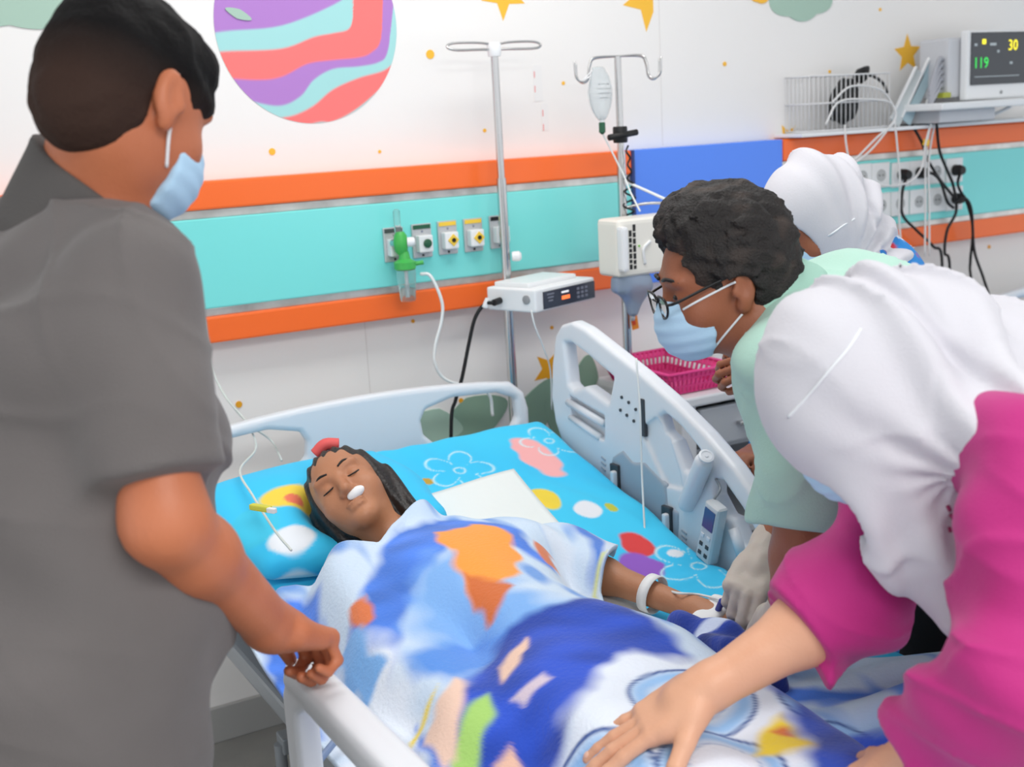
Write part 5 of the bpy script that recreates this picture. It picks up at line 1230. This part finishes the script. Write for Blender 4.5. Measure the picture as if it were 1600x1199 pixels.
def dr_col(vs):
    x, y, z = vs.T; col = np.tile(np.array(lin((46, 134, 210))), (len(vs), 1)); n = noise(x, y, z, 70)
    for t, c in ((np.clip((n-.72)*8, 0, 1), (206, 60, 70)), (np.clip((-n-.7)*8, 0, 1), (232, 238, 246)), (np.clip((noise(x, y, z, 50, 1)-.75)*8, 0, 1), (28, 60, 130))): col = col*(1-t[:, None])+np.array(lin(c))*t[:, None]
    return col
M_dress = mat('blue_print_dress', (46, 134, 210), .8, attr=True, bump=(200, .1))
dd = nrm(wr3-el3)
sdf('dress', [ell(chd+V(.0, 0, .02), (.145, .185, .2), None, .05), cone(chd, pel, .14, .165, k=.06), cone(pel, V(pel[0], pel[1], .2), .175, .22, k=.05), cone(nk+V(.02, 0, -.05), shN, .06, .066, k=.05), cone(nk+V(.02, 0, -.05), shF, .06, .066, k=.05), cone(shN, el3, .068, .06, k=.04), cone(el3, wr3-dd*.015, .06, .05, k=.03), cone(shF, shF+V(.02, .03, -.26), .066, .06, k=.04), cone(shF+V(.02, .03, -.26), shF+V(-.12, -.05, -.32), .06, .05, k=.03), plane((0, 0, .22), (0, 0, -1), .003)],
    .008, M_dress, p3_, col=dr_col, disp=lambda x, y, z: .006*folds(x, y, z, (.7, .7, .1), 45, 1.5, 6))
for ly in (-.08, .08): sdf('shoe', [ell(V(pel[0]-.05, pel[1]+ly, .045), (.12, .045, .045), None, .02), plane((0, 0, .004), (0, 0, -1))], .008, M_black, p3_)
vial = root('vial', 'small white vial held in the fist of the woman behind', 'vial', handp+V(-.02, -.01, .0)); cyl('body', handp+V(-.03, -.03, .0), handp+V(-.035, -.035, .05), .010, M_white, vial, 14); cyl('cap', handp+V(-.035, -.035, .05), handp+V(-.037, -.037, .062), .007, M_bedm, vial, 12)

# ================================================================== woman in magenta in front
SK_W = skin('skin_light', (226, 172, 140), (200, 140, 110))
p4_ = root('person', 'woman in a magenta tunic and long white headscarf bending over the bed', 'person', (1.85, 1.0, 0))
hc = px(1334, 606, 1.57); HS = 1.0; pit = .88
HR = frame(-_R0*math.cos(pit)-V(0, 0, math.sin(pit))-.12*_FH, V(0, 0, 1))
shN, shF = px(1612, 735, 1.40), px(1415, 760, 1.75)
nk = px(1425, 615, 1.60); pel = V(1.80, .98, .97)
elN, wrN = px(1572, 1085, 1.37), px(1410, 1195, 1.52)
elF, wrF = px(1325, 940, 1.69), px(1098, 1083, 1.665)
chd = mixv((shN+shF)/2, pel, .3); TR = frame(nrm(nk-pel), V(0, 0, 1))
L, hp = head_prims(hc, HR, HS, nk, .052)
L += [ell(chd, (.15, .18, .09), TR, .06), ell(pel, (.15, .13, .11), TR, .08), cone(chd, pel, .1, .11, k=.08), cone(nk, shN, .045, .045, k=.05), cone(nk, shF, .045, .045, k=.05)]
L += arm_prims(shN, elN, wrN, 1.0)+arm_prims(shF, elF, wrF, 1.0, re=.045, rw=.03)
hyF = nrm(px(985, 1152, 1.675)-wrF); nF = V(-.1, -.12, 1); HRF = frame(hyF, nF)
flat = [(.02, .13, .08), (.03, .15, .1), (.03, .15, .1), (.02, .16, .1)]
L += hand_prims(wrF+V(0, 0, .006), HRF, flat, -1, (.62, .72, -.18), .12, 1.06, .0012, .12)
HRN = frame(nrm(V(-.45, .5, -.5)), V(-.2, -.2, 1))
L += hand_prims(wrN, HRN, flat, 1, s=.95)
for ly in (-.1, .1): L += [cone(pel+V(.0, ly, -.04), pel+V(.03, ly, -.48), .085, .058, k=.05), cone(pel+V(.03, ly, -.48), V(pel[0]+.08, pel[1]+ly, .08), .056, .04, k=.03)]
sdf('body', L, .010, SK_W, p4_, fine=[(wrF+hyF*.06, .12, .0032), (hc, .12, .007)])
nails(wrF+V(0, 0, .0075), HRF, flat, mat('nail', (232, 186, 164), .35), p4_, -1, 1.06, .12)
M_mag = mat('magenta_tunic', (184, 36, 122), .75, sheen=.15, bump=(300, .12), var=(5, (172, 32, 112), .5))
def mdisp(x, y, z): return .008*folds(x, y, z, (.75, .2, .55), 46, 1.8, 7)+.006*noise(x, y, z, 18)+.004*folds(x, y, z, (.3, -.5, .8), 70, 1.8, 9, 2)+.011*crease(x, y, z, (.6, .3, .7), 30)+.009*crease(x, y, z, (.2, -.4, .9), 40, o=2)
cuF = mixv(elF, wrF, .36); cuN = mixv(elN, wrN, .72); dF = nrm(wrF-elF); dN = nrm(wrN-elN)
tun = [ell(chd+V(.02, 0, -.01), (.195, .21, .13), TR, .06), cone(chd, pel, .135, .165, k=.08), ell(pel, (.19, .18, .15), TR, .06), cone(pel, pel+V(.04, 0, -.42), .17, .21, k=.06), cone(nk+V(.03, 0, -.02), shN, .060, .068, k=.05), cone(nk+V(.03, 0, -.02), shF, .060, .066, k=.05),
       cone(shN, elN, .070, .070, k=.05), ccone(elN, cuN, .070, .066, k=.05), cone(shF, elF, .072, .070, k=.05), ccone(elF, cuF, .072, .080, k=.04)]
sdf('tunic', tun, .0055, M_mag, p4_, disp=mdisp)
def hq(x, y, z): return hc+HR @ (HS*V(x, y, z))
rf4 = radial(hc, HR, .02, -.11, 11, 1.5)
def h4d(x, y, z):
    r, a, b = rf4(x, y, z); g = .3*np.clip((-a+.07)/.05, 0, 1)+.7*np.clip((-a-.03)/.08, 0, 1)
    low = np.clip((1.14-z)/.1, 0, 1); u = (x-hc[0])*_R0[0]+(y-hc[1])*_R0[1]
    return .011*r*g*(1-low)+.020*np.exp(-(((a+.105)+.25*(b-.08))/.013)**2)*(1-low)+low*(.006*np.sin(u*95+30*(z-1.1)+1.5*noise(x, y, z, 9))+.004*folds(x, y, z, (.5, .2, .8), 50, 1.6, 8))+.003*noise(x, y, z, 20)+.017*g*crease(x, y, z, (.8, .1, .45), 34)+.012*crease(x, y, z, (.6, .2, -.6), 40, o=1)*np.clip(g+low, 0, 1)
d0, d1, d2, d3 = px(1365, 720, 1.58), px(1440, 800, 1.57), px(1478, 890, 1.56), px(1498, 965, 1.55)
FRp = frame(-_R0, V(0, 0, 1))
hj = [ell(hq(0, -.012, .034), (.092, .118, .104), HR, .02), ell(hq(0, .035, .0), (.082, .088, .085), HR, .03), ell(hq(0, .01, -.06), (.084, .085, .08), HR, .05), ell(hq(0, -.085, .0), (.07, .06, .075), HR, .04),
      cone(hq(0, -.06, -.04), nk+V(.0, 0, .02), .095, .10, k=.06), cone(nk+V(.0, 0, .01), mixv(nk, pel, .4)+V(0, 0, .05), .105, .12, k=.12), cone(nk+V(.01, 0, 0), shN+V(.02, .05, .035), .090, .070, k=.06), cone(nk, shF+V(.02, 0, .02), .085, .075, k=.06),
      ell(chd+V(.02, .03, .05), (.13, .19, .11), TR, .05),
      cone(hq(0, .03, -.09), d0, .07, .065, k=.05), ell(mixv(d0, d1, .5), (.085, .05, .10), rotm(_R0, np.cross(V(0, 0, 1), _R0), V(0, 0, 1)), .05), ell(mixv(d1, d2, .4), (.08, .03, .12), rotm(_R0, np.cross(V(0, 0, 1), _R0), V(0, 0, 1)) @ euler(0, -.5, 0), .05), cone(d2, d3, .045, .02, k=.05),
      ell(hq(.0, .155, -.085), (.076, .11, .07), HR, .008, 's')]
hj4 = sdf('headscarf', hj, .0055, M_hij, p4_, disp=h4d)
sdf('face_mask', mask_prims(hq, HR, HS*1.14), .004, M_mask, p4_, disp=mask_disp(hc, HR))
for pts_ in ([(1232, 652), (1262, 620), (1295, 580), (1325, 545), (1345, 515)],):
    tube('mask_strap', surf(hj4, pts_, .001), .002, M_strap, p4_, 6)
for pts_ in ([(1480, 790), (1484, 798)], [(1484, 804), (1490, 812), (1491, 820)], [(1482, 824), (1484, 832)]):
    tq = surf(hj4, pts_, .001)
    if len(tq) > 1: tube('embroidery', tq, .0024, mat('dark_pink_thread', (150, 50, 95), .7), p4_, 6, 3)
sdf('trousers', [cone(pel+V(.0, ly, -.3), V(pel[0]+.08, pel[1]+ly, .09), .11, .085, k=.03) for ly in (-.1, .1)], .012, M_dk_tr, p4_)
for ly in (-.1, .1): sdf('shoe', [ell(V(pel[0]+.02, pel[1]+ly, .045), (.12, .045, .045), None, .02), plane((0, 0, .004), (0, 0, -1))], .008, M_black, p4_)
